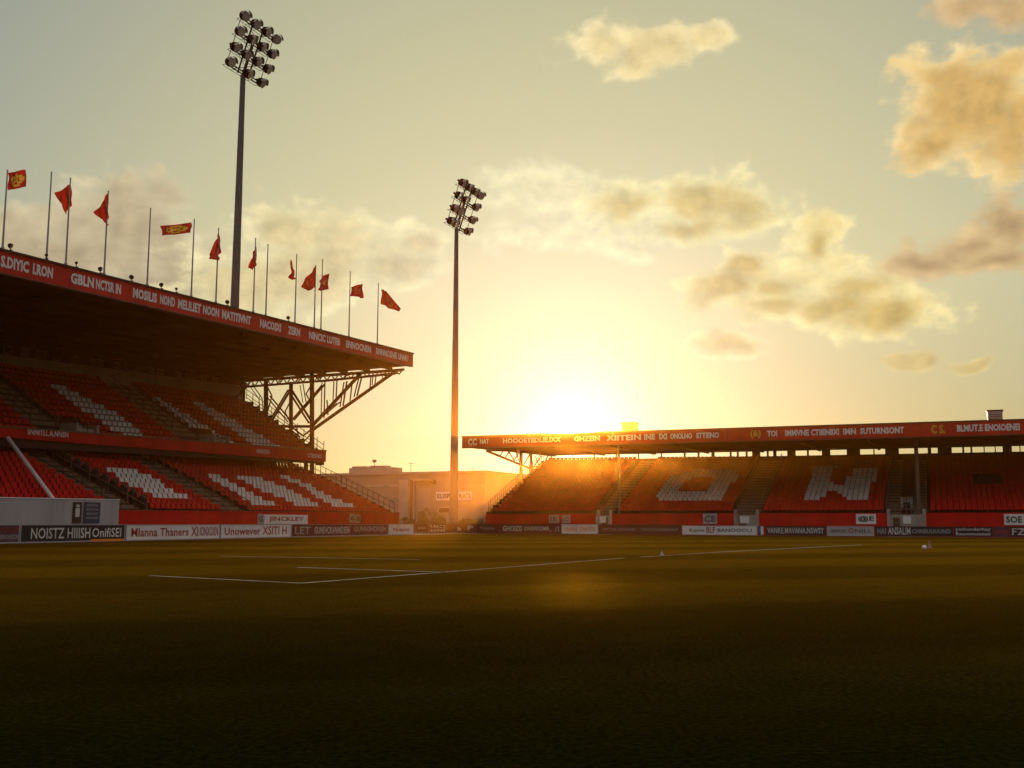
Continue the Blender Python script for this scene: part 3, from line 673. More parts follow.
wall_sign(L, 355.5, 360, 514.5, 523, 1.55, 'second of two small cream number plates on the left red wall', '8', 'cream', 'brown')
wall_sign(R, 703, 717, 513.5, 524, 1.55, 'small pale plate with two dark marks beside the gate right of the sun', 'CE', 'greyw', 'brown')
wall_sign(R, 856, 876, 514, 524, 1.55, 'white plate with two black round marks left of the far right gate', '@E', 'white', 'black')
wall_sign(R, 1004, 1024, 514, 525, 1.55, 'white plate with black capitals at the right edge of the red wall', 'SOE', 'white', 'black')
wall_sign(R, 549, 559, 515, 523, 1.55, 'left of two pale plates on the red wall under the sun', 'IE', 'greyw', 'ink')
wall_sign(R, 562, 570, 515, 523, 1.55, 'right of two pale plates on the red wall under the sun', 'LO', 'greyw', 'ink')

# ================================================================== FLAGPOLES
# pole px x, top y, flag: (x0, y0, x1, y1, drop profile) hoist side first
FL = [(7.5, 171, [(8, 173), (24.5, 170), (25.5, 187), (8, 190)], 1, 'flagpole at the far left whose red flag carries a yellow crest'),
      (51.5, 173, None, 0, 'tall bare flagpole second from the left'),
      (70.5, 179, [(70.5, 184), (56, 193), (65, 215.5), (72.5, 203)], 0, 'flagpole with a plain red flag folded to the left, third from the left'),
      (108.3, 192, [(108, 193), (95, 213), (107.5, 226.5), (108, 215)], 0, 'flagpole with a hanging triangular red flag, fourth from the left'),
      (150.6, 209, None, 0, 'bare flagpole left of the flag streaming flat with a yellow crest'),
      (194.3, 220, [(191.5, 222.5), (159.5, 226.5), (161, 236), (191, 232.5)], 1, 'flagpole with a long flat red flag with yellow crest'),
      (218.6, 229, [(218.8, 233), (214, 246), (207, 259.5), (218, 261), (221, 250)], 0, 'flagpole with a limp red flag just left of the tall floodlight mast'),
      (255.6, 239, [(255.8, 246), (252, 258), (249.5, 267), (254.5, 270), (257, 258)], 0, 'flagpole with a narrow limp red flag just right of the tall mast'),
      (268, 245, None, 0, 'bare flagpole right of the tall floodlight mast'),
      (296.8, 255, [(291, 259), (289.8, 277.5), (293, 280), (296, 278.5), (293, 268)], 0, 'flagpole with the smallest limp red flag'),
      (315.8, 266, [(315.5, 266), (300, 287), (309, 291), (315, 287)], 2, 'flagpole with a red flag swept down to the left'),
      (322.6, 260, [(322.5, 276), (330, 273), (329.5, 289), (319.5, 291), (320, 281)], 2, 'thin flagpole close behind another with a small patterned orange-red flag'),
      (350.3, 272, [(351, 287), (364, 283), (363.8, 298), (350.8, 296)], 2, 'flagpole with a small square orange-red flag, second from the roof end'),
      (378.4, 284, [(381.5, 289), (386, 291.5), (399.5, 309), (398, 312), (381, 304)], 2, 'flagpole nearest the roof end with a pointed orange-red flag')]
def roof_y(x): return 250+104*x/413
for px, py, fl, emb, lab in FL:
    s, z = L.hw(px-(roof_y(px)-py)*0.034*0, py, 0.36)
    zb_ = ft(s)-0.3; base = L.P(s, 0.36, zb_); top = L.P(s, 0.36, z)
    th = thing('flagpole', lab, 'flagpole', base, 'flagpoles along the left stand roof')
    mb = MB(); mb.tube(base, top, 0.06, 0.035, n=6); mb.tube(top, top+V((0, 0, .09)), 0.055, 0.02, n=6); mb.tube(base, base+V((0, 0, .55)), 0.10, 0.09, n=6); mb.build('pole', M['psteel'], th)
    if fl:
        # cloth: a grid between the outline's left and right chains, rippled along the wind
        pts = [L.hw(x, y, 0.36) for x, y in fl]; n = len(pts)
        h0, h1 = pts[0], pts[-1]      # hoist: first and last corner
        outer = pts[1:-1]
        def edge(t, o=outer):
            k = t*(len(o)-1); i = min(int(k), len(o)-2); f = k-i; return (o[i][0]*(1-f)+o[i+1][0]*f, o[i][1]*(1-f)+o[i+1][1]*f)
        NU, NV = 14, 8; ph = random.random()*6; vs = []; mb = MB()
        for j in range(NV+1):
            t = j/NV; hs_ = (h0[0]*(1-t)+h1[0]*t, h0[1]*(1-t)+h1[1]*t); oe = edge(t)
            for i in range(NU+1):
                a = i/NU; ss = hs_[0]*(1-a)+oe[0]*a; zz = hs_[1]*(1-a)+oe[1]*a
                vs.append(L.P(ss + 0.02*math.sin(9*t+ph), 0.36+0.13*a**0.6*math.sin(8.5*a+2.2*t+ph)+0.05*math.sin(15*a-5*t), zz+0.035*math.sin(7*a+ph)*a))
        fs = []; ms = []
        for j in range(NV):
            for i in range(NU):
                fs.append((j*(NU+1)+i, j*(NU+1)+i+1, (j+1)*(NU+1)+i+1, (j+1)*(NU+1)+i))
                u, v = (i+.5)/NU-.5, (j+.5)/NV-.5; d = (u*(2.6 if emb == 1 else 3))**2+(v*2.4)**2
                ring = (d < 0.75 and not (0.12 < d < 0.24)) if emb == 1 else (emb == 2 and 0.12 < d < 0.42 and random.random() < 0.55)
                ms.append(1 if ring and emb == 1 else (2 if ring else 0))
        mb.v = [tuple(v) for v in vs]; mb.f = fs; mb.m = ms
        mb.build('flag', [M['flag'], M['yellow'], M['orange']], th, smooth=True)
# small roof spotlights
ordn = ['first', 'second', 'third', 'fourth', 'fifth', 'sixth', 'seventh', 'eighth', 'ninth']
for k, px in enumerate((10, 46, 76, 100, 131, 161, 176, 227, 288)):
    s = L.hw(px, roof_y(px), 0.2)[0]; z = ft(s)+0.09; p = L.P(s, 0.2, z)
    th = thing('roof_spotlight', ordn[k]+' small spotlight from the left along the top of the left roof fascia', 'spotlight', p, 'spotlights on the left roof edge')
    mb = MB(); mb.tube(p, p+V((0, 0, .22)), .03, n=5); mb.tube(p+V((0, 0, .03))-L.w*.15, p+V((0, 0, .03))+L.w*.15, .03, n=5); mb.build('bracket', M['steel'], th)
    d = (-L.w+V((0, 0, -0.6))+L.u*random.uniform(-.5, .5)).normalized(); sc = 0.08 if k in (1, 2, 6) else 0.13
    mb = MB(); mb.lathe(p+V((0, 0, .28))-d*sc, d, [(0, sc*.5), (sc*.5, sc), (sc*1.6, sc*1.1)], 8); mb.build('housing', M['lamp'], th)

# ================================================================== FLOODLIGHT MASTS
def mast(base, top, r0, r1, label, rows, tilt, seed):
    rnd = random.Random(seed); th = thing('floodlight_mast', label, 'floodlight mast', base, 'floodlight masts')
    mb = MB(); n = 8
    for k in range(8):
        a, b = base.lerp(top, k/8), base.lerp(top, (k+1)/8); ra, rb = r0+(r1-r0)*k/8, r0+(r1-r0)*(k+1)/8
        mb.tube(a, b, ra, rb+0.012, n=12, cap=False)
    pole = mb.build('pole', M['mast'], th, smooth=True)
    mb = MB(); mb.tube(base, base+V((0, 0, .4)), r0*1.6, n=12); mb.build('base_flange', M['mast'], pole)
    out = -L.w; bar = -L.u        # the head looks on to the pitch; bars run along the touchline
    up = (V((0, 0, 1)) + out*tilt).normalized(); H = 5.0; hf = MB(); org = top+V((0, 0, .1))
    for sgn in (-.9, .9): hf.tube(org+bar*sgn-up*.1, org+bar*sgn+up*(H+.1), .09, n=6)
    hf.tube(org-up*.3, org+up*(H*.7), .16, n=6)
    NR = len(rows)
    for r, cols in enumerate(rows):
        c = org+up*(H*(NR-1-r)/(NR-1)+.05); w = 2.9
        for dz in (0.0, .34): hf.tube(c-bar*w+V((0, 0, dz)), c+bar*w+V((0, 0, dz)), .075, n=5)
        for k in range(9): x = -w+2*w*k/8; hf.tube(c+bar*x, c+bar*(x+.36)+V((0, 0, .34)), .03, n=4)
        if r < NR-1:
            c2 = org+up*(H*(NR-2-r)/(NR-1)+.05); hf.tube(c-bar*w*.6, c2+bar*w*.6, .035, n=4); hf.tube(c+bar*w*.6, c2-bar*w*.6, .035, n=4); hf.tube(c-bar*w, c2-bar*w, .04, n=4); hf.tube(c+bar*w, c2+bar*w, .04, n=4)
        hf.tube(c-out*.5-bar*w, c-out*.5+bar*w, .03, n=4)
        for k in range(5): x = -w+2*w*k/4; hf.tube(c+bar*x, c+bar*x-out*.5, .03, n=4)
    head = hf.build('headframe', M['steel'], th)
    for r, cols in enumerate(rows):
        c = org+up*(H*(NR-1-r)/(NR-1)+.25)
        for x in cols:
            d = (out+bar*rnd.uniform(-.45, .45)+V((0, 0, -rnd.uniform(.45, .75)))).normalized(); p = c+bar*x*2.9+out*.25
            lb = MB(); lb.lathe(p-d*.30, d, [(0, .20), (.10, .40), (.36, .50), (.50, .51)], 14); lb.tube(p-d*.55, p-d*.3, .13, n=8); lb.tube(c+bar*x*2.9, p-d*.05, .05, n=5)
            lo = lb.build('floodlight', M['lamp'], th, smooth=False)
            gl = MB(); gl.lathe(p+d*.322, d, [(0.19, .50), (.21, .44), (.23, .1)], 14); gl.build('lens', M['lens'], lo)
            vb = MB(); e1 = d.orthogonal().normalized(); e1 = (V((0, 0, 1))-d*d.z).normalized(); e2 = d.cross(e1)
            ar_ = [(p+d*.34+e1*(.60*math.cos(t))+e2*(.60*math.sin(t)), p+d*.66+e1*(.66*math.cos(t))+e2*(.66*math.sin(t))) for t in [math.radians(x) for x in range(-80, 81, 20)]]
            for q0, q1 in zip(ar_, ar_[1:]): vb.quad(q0[0], q0[1], q1[1], q1[0])
            vb.build('visor', M['hood'], lo)
    return th
full = (-1, -.33, .33, 1)
t1 = at_y(243, 76, 109.0); t1b = V((t1.x, t1.y, 0))
mast(t1b, t1, .62, .27, 'taller floodlight mast rising behind the left stand roof', [full, full, full, (-1, .05, .9)], .33, 3)
t2 = at_y(456.5, 229, 134.0); t2b = V((t2.x, t2.y, 0))
mast(t2b, t2, .56, .24, 'floodlight mast standing in the open corner before the low building', [full, (-1, -.25, .9), (-1, -.45, .95), (-1, -.55, .85)], .33, 5)

# ================================================================== CORNER BUILDING
pA = at_y(300, 474.2, 192); pB = at_y(485, 470.4, 176); pC = at_y(560, 480.5, 205)
HB = pB.z; A2, B2, C2 = V((pA.x, pA.y, 0)), V((pB.x, pB.y, 0)), V((pC.x, pC.y, 0))
bl = thing('low_building', 'pale flat-roofed rendered building seen through the gap between the two stands', 'building', B2)
D2 = A2+(C2-B2)
mb = MB(); mb.hexa([p for p in (A2, B2, C2, D2)]+[p+V((0, 0, HB-.4)) for p in (A2, B2, C2, D2)]); mb.build('wall', M['wall'], bl)
mb = MB(); ex = lambda p, q, k: p+(p-q).normalized()*k
ctr = (A2+B2+C2+D2)/4
rp = [p+(p-ctr).normalized()*.35 for p in (A2, B2, C2, D2)]
mb.hexa([p+V((0, 0, HB-.398)) for p in rp]+[p+V((0, 0, HB)) for p in rp]); rfo = mb.build('roof', M['wall2'], bl)
BF = Frame((B2.x, B2.y), (A2.x, A2.y)); BF.w = V((BF.u.y, -BF.u.x, 0))
if BF.w.y < 0: BF.w = -BF.w          # w>0 goes into the building
def bpx(x0, x1, y0, y1, w0, w1, m, name, parent=bl):
    a, b = BF.hw(x1, y1, w0), BF.hw(x0, y1, w0); z1 = BF.hw(x0, y0, w0)[1]; z0 = a[1]
    mb = MB(); mb.fbox(BF, a[0], b[0], w0, w1, z0, z1); return mb.build(name, m, parent)
bpx(398, 408, 479.5, 525, -.5, -.003, M['wall2'], 'pier'); d = bpx(408, 412.6, 480, 525, -.06, -.003, M['brown'], 'door'); bpx(412.6, 414, 479.5, 525, -.5, -.003, M['wall2'], 'pier')
bpx(414.3, 484, 485.6, 486.6, -.12, -.003, M['conc'], 'string_course'); bpx(330, 397.6, 485.6, 486.6, -.12, -.003, M['conc'], 'string_course')
bpx(417, 430, 488, 511, -.10, -.003, M['wall2'], 'wall_panel'); bpx(414.5, 431, 479.2, 480.3, -1.0, -.003, M['wall2'], 'canopy'); bpx(430, 434, 479.6, 483, -.7, -.003, M['steel'], 'wall_lamp')
w_ = bpx(438, 450, 507, 513, -.08, -.003, M['wall2'], 'window'); bpx(439, 449, 508, 512.5, -.11, -.082, M['dark'], 'pane', w_)
bpx(455, 470, 503, 503.7, -.10, -.003, M['conc'], 'string_course')
a, b = BF.hw(471.5, 500, -.3), BF.hw(435.5, 500, -.3); z1 = BF.hw(435.5, 491.8, -.3)[1]
th = thing('building_sign', 'white sign with dark capitals on the low building, crossed by the mast', 'sign', BF.P((a[0]+b[0])/2, -.2, a[1]))
mb = MB(); mb.fbox(BF, a[0], b[0], -.2, -.004, a[1], z1); mb.build('panel', M['white'], th)
for x0, x1, tx in ((437, 450, 'ELISP'), (459, 470.5, 'RIATS')):
    q0, q1 = BF.hw(x0, 497, -.21)[0], BF.hw(x1, 497, -.21)[0]; mb = MB(); add_text(mb, tx, lambda p, q: BF.P(q0+(q1-q0)*p, -.215, a[1]+(z1-a[1])*(.2+.58*q)), bold=.04); mb.build('lettering', M['brown'], th)
def roofthing(x0, x1, y0, m, name, w0, w1, parent=bl):
    a, b = BF.hw(x1, 472, w0)[0], BF.hw(x0, 472, w0)[0]; z1 = BF.hw((x0+x1)/2, y0, w0)[1]
    mb = MB(); mb.fbox(BF, a, b, w0, w1, HB-.003, z1); return mb.build(name, m, parent)
ru = thing('rooftop_unit', 'long low ventilation unit on the roof of the low building', 'rooftop unit', BF.P(BF.hw(370, 470, 3)[0], 4, HB))
roofthing(349, 393, 467.6, M['wall2'], 'casing', 3, 6, ru); roofthing(352, 366, 466.3, M['conc'], 'duct', 3.5, 5, ru); roofthing(370, 386, 465.6, M['wall2'], 'duct', 3.5, 5, ru)
for px, yt, lab, k in ((374.5, 462, 'short vent mast with a dish above the rooftop unit', 1), (411, 463, 'thin aerial on the roof of the low building', 0), (473, 468, 'tiny bracket aerial near the right corner of the low building roof', 0)):
    s, z = BF.hw(px, yt, 3.2); th = thing('roof_aerial', lab, 'aerial', BF.P(s, 3.2, HB)); p = BF.P(s, 3.2, HB-.01); q = BF.P(s, 3.2, z)
    mb = MB(); mb.tube(p, q, .05, n=5); mb.build('rod', M['steel'], th)
    mb = MB()
    if k: mb.lathe(q, (0, -.6, .8), [(0, .08), (.1, .35), (.25, .42)], 10); mb.build('dish', M['steel'], th)
    else: mb.tube(q-BF.u*.5-V((0, 0, .1)), q+BF.u*.5-V((0, 0, .1)), .04, n=4); mb.build('crossbar', M['steel'], th)

# ================================================================== BUSHES
def bush(px, Y, h, r, seed, label):
    rnd = random.Random(seed); p = at_y(px, 522, Y); base = V((p.x, p.y, 0)); th = thing('bush', label, 'bush', base, 'bushes in the corner between the stands')
    mb = MB()
    for k in range(7):
        t = rnd.uniform(0, 6.28); e = base+V((math.cos(t)*r*.6, math.sin(t)*r*.6, h*rnd.uniform(.5, .85))); mb.tube(base, base.lerp(e, .5)+V((0, 0, .15)), .06, .04, n=5); mb.tube(base.lerp(e, .5)+V((0, 0, .15)), e, .04, .015, n=5)
    mb.build('stems', M['bark'], th)
    lf = MB(); cl = []
    for k in range(16):
        t = rnd.uniform(0, 6.28); q = rnd.random()**.6; cl.append((base+V((math.cos(t)*r*q*.8, math.sin(t)*r*q*.8, h*rnd.uniform(.2, .9)*(1-.35*q))), rnd.uniform(.35, .7)*r*.55))
    for c, cr in cl:
        for k in range(110):
            d = V((rnd.gauss(0, 1), rnd.gauss(0, 1), rnd.gauss(0, 1))).normalized()*cr*rnd.random()**.4; q = c+d
            if q.z < .05: continue
            a = V((rnd.gauss(0, 1), rnd.gauss(0, 1), rnd.gauss(0, .6))).normalized()*rnd.uniform(.09, .17); b = a.orthogonal().normalized()*.06
            lf.quad(q-a*.5, q+b, q+a*.5, q-b)
    lf.build('foliage', M['leaf'], th)
for i, (px, Y, h, r, lab) in enumerate(((404, 128, 2.1, 1.6, 'low bush nearest the end of the left stand'), (417, 136, 2.4, 1.7, 'rounded olive bush below the brown door'), (429, 138, 3.6, 1.7, 'tallest olive bush in the corner left of the mast'),
                                        (441, 137, 2.3, 1.4, 'small bush beside the foot of the mast'), (464, 137, 2.3, 1.5, 'olive bush just right of the mast foot'), (478, 134, 2.2, 1.5, 'bush against the right stand end railing'))):
    bush(px, Y, h, r, 20+i, lab)
# lower fence between boards in the corner
fn = thing('corner_fence', 'short run of dark railings closing the corner between the two stands', 'fence', L.P(-4, 2, 0))
A3 = L.P(sE-.6, 1.2, 0); B3 = R.P(rE-.5, 1.2, 0); mb = MB()
n = 26
for k in range(n+1): p = A3.lerp(B3, k/n); mb.tube(p, p+V((0, 0, 1.15)), .025, n=4)
mb.build('bars', M['steel'], fn); mb = MB()
for z in (.2, 1.12): mb.tube(A3+V((0, 0, z)), B3+V((0, 0, z)), .035, n=4)
mb.build('rails', M['steel'], fn)

# small markers on the grass
def marker(px, py, h, label, mm):
    p = at_z(px, py, 0); th = thing('training_marker', label, 'marker', p)
    mb = MB(); mb.lathe(p+V((0, 0, .004)), (0, 0, 1), [(0, h*.42), (.03, h*.42), (.035, h*.28), (h*.75, h*.08)], 12); mb.build('cone', M[mm], th, smooth=False)
    mb = MB(); mb.lathe(p+V((0, 0, h*.752)), (0, 0, 1), [(0, h*.10), (h*.1, h*.17), (h*.2, h*.10)], 10); mb.build('knob', M['ball'], th)
    return th
marker(929.5, 548.5, .36, 'small orange-pink training cone in front of the right boards', 'ball')
marker(662, 556, .22, 'small pale training cone on the goal area line', 'greyw')
for px, lab in ((924.5, 'white ball left of the pink training cone'),):
    p = at_z(px, 550, 0)+V((0, 0, .11)); mb = MB(); mb.lathe(p, (0, 0, 1), [(.11*math.sin(a), max(.004, .11*math.cos(a))) for a in [math.radians(x) for x in range(-90, 91, 15)]], 14)
    tag(mb.build('football', M['white'], loc=p-V((0, 0, .11)), smooth=True), lab, 'ball')

# ================================================================== SKY, SUN
SUN = ray(573, 432.5).normalized()
sun_el = math.asin(SUN.z); sun_az = math.atan2(SUN.x, SUN.y)
def world():
    w = bpy.data.worlds.new('World'); bpy.context.scene.world = w; w.use_nodes = True; nt = w.node_tree; N = nt.nodes; K = nt.links; N.clear()
    out = N.new('ShaderNodeOutputWorld')
    def num(x): 
        v = N.new('ShaderNodeValue'); v.outputs[0].default_value = x; return v.outputs[0]
    def m(op, a, b=None, c=None, clamp=False):
        q = N.new('ShaderNodeMath'); q.operation = op; q.use_clamp = clamp
        for i, x in enumerate((a, b, c)):
            if x is None: continue
            if isinstance(x, (int, float)): q.inputs[i].default_value = x
            else: K.new(x, q.inputs[i])
        return q.outputs[0]
    def mix(f, a, b):
        q = N.new('ShaderNodeMix'); q.data_type = 'RGBA'; q.clamp_factor = True
        for i, x in ((0, f), (6, a), (7, b)):
            if isinstance(x, tuple): q.inputs[i].default_value = x+(1,)
            elif isinstance(x, (int, float)): q.inputs[i].default_value = x
            else: K.new(x, q.inputs[i])
        return q.outputs[2]
    def vscale(col, f):
        q = N.new('ShaderNodeVectorMath'); q.operation = 'SCALE'
        if isinstance(col, tuple): q.inputs[0].default_value = col
        else: K.new(col, q.inputs[0])
        K.new(f, q.inputs['Scale']) if not isinstance(f, (int, float)) else setattr(q.inputs['Scale'], 'default_value', f); return q.outputs[0]
    def vadd(a, b):
        q = N.new('ShaderNodeVectorMath'); q.operation = 'ADD'; K.new(a, q.inputs[0]); K.new(b, q.inputs[1]); return q.outputs[0]
    def sstep(x, lo, hi, a=0, b=1):
        q = N.new('ShaderNodeMapRange'); q.interpolation_type = 'SMOOTHSTEP'; K.new(x, q.inputs[0])
        for i, v in ((1, lo), (2, hi), (3, a), (4, b)): q.inputs[i].default_value = v
        return q.outputs[0]
    tc = N.new('ShaderNodeTexCoord'); nrm = N.new('ShaderNodeVectorMath'); nrm.operation = 'NORMALIZE'; K.new(tc.outputs['Generated'], nrm.inputs[0]); D = nrm.outputs[0]
    sp = N.new('ShaderNodeSeparateXYZ'); K.new(D, sp.inputs[0]); X, Y, Z = sp.outputs
    dt = N.new('ShaderNodeVectorMath'); dt.operation = 'DOT_PRODUCT'; K.new(D, dt.inputs[0]); dt.inputs[1].default_value = SUN; dot = dt.outputs['Value']
    ang = m('ARCCOSINE', m('MINIMUM', dot, 0.9999999))           # radians from the sun
    az = m('ARCTAN2', X, Y); el = m('ARCSINE', Z)
    # clear sky
    sk = N.new('ShaderNodeTexSky'); sk.sky_type = 'NISHITA'; sk.sun_disc = False; sk.sun_elevation = sun_el; sk.sun_rotation = sun_az; sk.dust_density = 1.0; sk.air_density = 1.0
    base = mix(sstep(ang, .28, .72), SKY['mid'], SKY['side']); base = vscale(base, sstep(el, .02, .25, .45, 1))
    base = mix(sstep(ang, .65, 1.6), base, mix(sstep(el, .1, 1.2), SKY['dusk'], SKY['dusk_top']))
    base = vadd(base, vscale(sk.outputs[0], m('MULTIPLY', sstep(ang, .1, .6, .52, .72), .05)))
    # clouds: clumps at real azimuths and elevations, broken up by noise
    cl = N.new('ShaderNodeCombineXYZ'); K.new(az, cl.inputs[0]); K.new(el, cl.inputs[1])
    def fb(scale, detail, off=0.0, rough=.55):
        n = N.new('ShaderNodeTexNoise'); n.noise_dimensions = '2D'; n.inputs['Scale'].default_value = scale; n.inputs['Detail'].default_value = detail; n.inputs['Roughness'].default_value = rough
        mp = N.new('ShaderNodeMapping'); mp.inputs['Location'].default_value = (off, off*1.7, 0); mp.inputs['Scale'].default_value = (1, 1.35, 1); K.new(cl.outputs[0], mp.inputs[0]); K.new(mp.outputs[0], n.inputs['Vector']); return n.outputs['Fac']
    wn = N.new('ShaderNodeTexNoise'); wn.noise_dimensions = '2D'; wn.inputs['Scale'].default_value = 16; wn.inputs['Detail'].default_value = 2; K.new(cl.outputs[0], wn.inputs['Vector'])
    wv = N.new('ShaderNodeVectorMath'); wv.operation = 'MULTIPLY_ADD'; K.new(wn.outputs['Color'], wv.inputs[0]); wv.inputs[1].default_value = (.034, .024, 0); wv.inputs[2].default_value = (-.017, -.012, 0)
    AE = vadd(cl.outputs[0], wv.outputs[0])
    def clump(blobs):
        acc = None
        for (px, py, rx, ry) in blobs:
            d = ray(px, py).normalized(); a0 = math.atan2(d.x, d.y); e0 = math.asin(d.z); sx_, sy_ = rx/FPX*1.55, ry/FPX*1.5
            q = N.new('ShaderNodeVectorMath'); q.operation = 'MULTIPLY_ADD'; K.new(AE, q.inputs[0]); q.inputs[1].default_value = (1/sx_, 1/sy_, 0); q.inputs[2].default_value = (-a0/sx_, -e0/sy_, 0)
            l = N.new('ShaderNodeVectorMath'); l.operation = 'LENGTH'; K.new(q.outputs[0], l.inputs[0]); g = l.outputs['Value']
            acc = g if acc is None else m('SMOOTH_MIN', acc, g, 0.45)
        return m('SUBTRACT', 1.0, acc)
    n1 = fb(26, 6, 0.0, .54); n2 = fb(9, 3, 3.0); nn = m('ADD', m('MULTIPLY', m('SUBTRACT', n1, .5), 1.3), m('MULTIPLY', m('SUBTRACT', n2, .5), .45))
    # light from the sun's side picks out the billows
    sv = N.new('ShaderNodeVectorMath'); sv.operation = 'SUBTRACT'; sv.inputs[0].default_value = (sun_az, sun_el, 0); K.new(cl.outputs[0], sv.inputs[1])
    sn = N.new('ShaderNodeVectorMath'); sn.operation = 'NORMALIZE'; K.new(sv.outputs[0], sn.inputs[0])
    sh = N.new('ShaderNodeMapping'); sh.inputs['Scale'].default_value = (1, 1.35, 1); K.new(vadd(cl.outputs[0], vscale(sn.outputs[0], .010)), sh.inputs[0])
    s1 = N.new('ShaderNodeTexNoise'); s1.noise_dimensions = '2D'; s1.inputs['Scale'].default_value = 26; s1.inputs['Detail'].default_value = 6; s1.inputs['Roughness'].default_value = .54; K.new(sh.outputs[0], s1.inputs['Vector'])
    relief = m('ADD', 1.0, m('MULTIPLY', m('SUBTRACT', n1, s1.outputs['Fac']), .85))
    col = base
    for blobs, core, rim, dens, soft in CLOUDS:
        g = m('ADD', clump(blobs), nn); a = m('MULTIPLY', sstep(g, -.05, soft), dens)
        thick = sstep(m('ADD', g, m('MULTIPLY', m('SUBTRACT', n2, .5), 1.0)), .1, .85)
        col = mix(a, col, vscale(mix(thick, rim, core), relief))
    # glow round the sun, over sky and cloud alike
    for pw, k, c in SKY['glow']:
        e = m('POWER', 2.71828, m('MULTIPLY', m('MULTIPLY', ang, ang) if pw > 0 else ang, -abs(pw)))
        col = vadd(col, vscale(c, m('MULTIPLY', e, k)))
    disc = sstep(ang, .0055, .0085, 60, 0); col = vadd(col, vscale((1, .86, .55), disc))
    below = sstep(Z, -.02, 0.0); col = mix(below, (.05, .035, .02), col)
    b2 = N.new('ShaderNodeBackground'); K.new(col, b2.inputs[0]); b2.inputs[1].default_value = 1.0; K.new(b2.outputs[0], out.inputs[0])
SKY = dict(mid=(.485, .45, .24), side=(.235, .25, .205), dusk=(.22, .17, .15), dusk_top=(.80, .65, .60),
           glow=[(25, .22, (.25, .55, 1)), (9000, 220, (1, .78, .42)), (220, .42, (.9, .95, .75)), (30, .10, (1, .95, .7))])
CLOUDS = [
    ([(600, 45, 30, 20), (628, 52, 34, 18), (668, 46, 30, 15), (708, 40, 24, 12)], (.78, .62, .30), (.90, .76, .42), .95, .45),
    ([(930, 72, 26, 18), (950, 105, 38, 36), (985, 110, 38, 44), (935, 148, 30, 16), (1010, 120, 30, 40)], (.66, .42, .14), (.90, .68, .32), .97, .4),
    ([(985, 4, 42, 13), (1015, 10, 20, 16)], (.62, .40, .18), (.72, .50, .26), .85, .5),
    ([(530, 186, 42, 20), (575, 205, 45, 26), (560, 235, 60, 16), (620, 245, 50, 14)], (.90, .80, .46), (.93, .84, .52), .7, .7),
    ([(640, 205, 50, 20), (700, 200, 48, 26), (750, 205, 34, 20), (690, 228, 50, 14)], (.64, .48, .17), (.93, .82, .42), .95, .45),
    ([(735, 290, 45, 16), (816, 250, 26, 28), (800, 285, 50, 24), (845, 305, 62, 22), (890, 315, 40, 16), (770, 305, 46, 14), (745, 262, 20, 10), (775, 282, 52, 24), (862, 288, 40, 20)], (.64, .46, .15), (.94, .79, .38), 1.0, .4),
    ([(920, 268, 42, 13), (965, 248, 36, 16), (1008, 228, 26, 22), (1000, 265, 40, 12)], (.46, .30, .15), (.70, .50, .25), .95, .45),
    ([(725, 345, 36, 10)], (.74, .55, .20), (.93, .78, .40), .95, .4), ([(966, 364, 15, 4.5), (905, 357, 22, 6)], (.66, .49, .19), (.8, .63, .28), .8, .5),
    ([(15, 232, 40, 18), (65, 262, 60, 26), (130, 222, 44, 34), (120, 265, 80, 36), (185, 268, 44, 28)], (.50, .40, .25), (.66, .57, .36), 1.0, .35),
    ([(300, 232, 44, 24), (345, 252, 56, 30), (280, 280, 80, 28), (415, 238, 24, 12), (390, 265, 50, 20)], (.70, .57, .29), (.86, .75, .42), .95, .4),
]
GLARE_VEIL = (.0013, (1, .34, .035), .955)  # orange scatter added for the sun's glare: density, tint, anisotropy
world()
hz = MB(); hz.hexa([(x, y, z) for z in (-1.0, 70.0) for x, y in ((-150, -60), (170, -60), (170, 260), (-150, 260))])
hm = bpy.data.materials.new('sun_glare_volume'); hm.use_nodes = True; hn = hm.node_tree; hn.nodes.clear()
ho = hn.nodes.new('ShaderNodeOutputMaterial'); hs = hn.nodes.new('ShaderNodeVolumeScatter'); hs.inputs['Color'].default_value = GLARE_VEIL[1]+(1,); hs.inputs['Density'].default_value = GLARE_VEIL[0]; hs.inputs['Anisotropy'].default_value = GLARE_VEIL[2]
hn.links.new(hs.outputs[0], ho.inputs['Volume'])
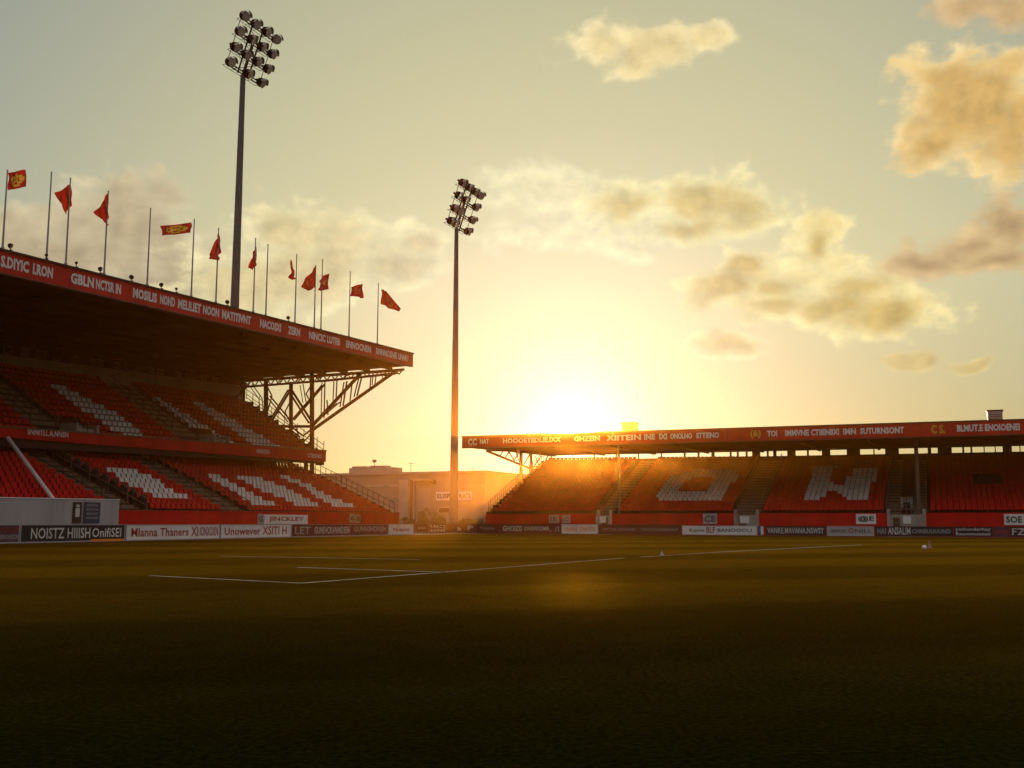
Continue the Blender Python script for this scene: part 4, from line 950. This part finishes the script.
# the haze is an added orange volume imitating sun glare, kept low over the ground
hc = hn.nodes.new('ShaderNodeNewGeometry'); hp = hn.nodes.new('ShaderNodeSeparateXYZ'); hn.links.new(hc.outputs['Position'], hp.inputs[0])
hr = hn.nodes.new('ShaderNodeMapRange'); hr.interpolation_type = 'SMOOTHSTEP'
for i_, v_ in ((1, 6.5), (2, 11.5), (3, GLARE_VEIL[0]), (4, 0.0)): hr.inputs[i_].default_value = v_
hn.links.new(hp.outputs['Z'], hr.inputs[0])
hy = hn.nodes.new('ShaderNodeMapRange'); hy.interpolation_type = 'SMOOTHSTEP'
for i_, v_ in ((1, 120.0), (2, 145.0), (3, 1.0), (4, 0.0)): hy.inputs[i_].default_value = v_
hn.links.new(hp.outputs['Y'], hy.inputs[0])
hq = hn.nodes.new('ShaderNodeMath'); hq.operation = 'MULTIPLY'; hn.links.new(hr.outputs[0], hq.inputs[0]); hn.links.new(hy.outputs[0], hq.inputs[1]); 
# denser patch added to strengthen the glow before the right stand's left half
hd = hn.nodes.new('ShaderNodeVectorMath'); hd.operation = 'DISTANCE'; hn.links.new(hc.outputs['Position'], hd.inputs[0]); hd.inputs[1].default_value = (12, 88, 2)
hb = hn.nodes.new('ShaderNodeMapRange'); hb.interpolation_type = 'SMOOTHSTEP'
for i_, v_ in ((1, 5.0), (2, 38.0), (3, 2.6), (4, 0.8)): hb.inputs[i_].default_value = v_
hn.links.new(hd.outputs['Value'], hb.inputs[0])
hw_ = hn.nodes.new('ShaderNodeMath'); hw_.operation = 'MULTIPLY'; hn.links.new(hq.outputs[0], hw_.inputs[0]); hn.links.new(hb.outputs[0], hw_.inputs[1]); hn.links.new(hw_.outputs[0], hs.inputs['Density'])
if GLARE_VEIL[0] > 0: tag(hz.build('glare_veil', hm), kind='structure')
sl = bpy.data.lights.new('sun', 'SUN'); sl.energy = 2.2; sl.angle = math.radians(.53); sl.color = (1, .72, .42)
so = bpy.data.objects.new('sun', sl); C.objects.link(so); so.rotation_euler = SUN.to_track_quat('Z', 'Y').to_euler()

sc = bpy.context.scene
sc.view_settings.view_transform = 'Standard'; sc.view_settings.look = 'None'; sc.view_settings.exposure = 0; sc.view_settings.gamma = 1
sc.render.engine = 'CYCLES'; sc.cycles.use_denoising = True; sc.cycles.max_bounces = 6; sc.cycles.use_adaptive_sampling = True
sc.render.film_transparent = False
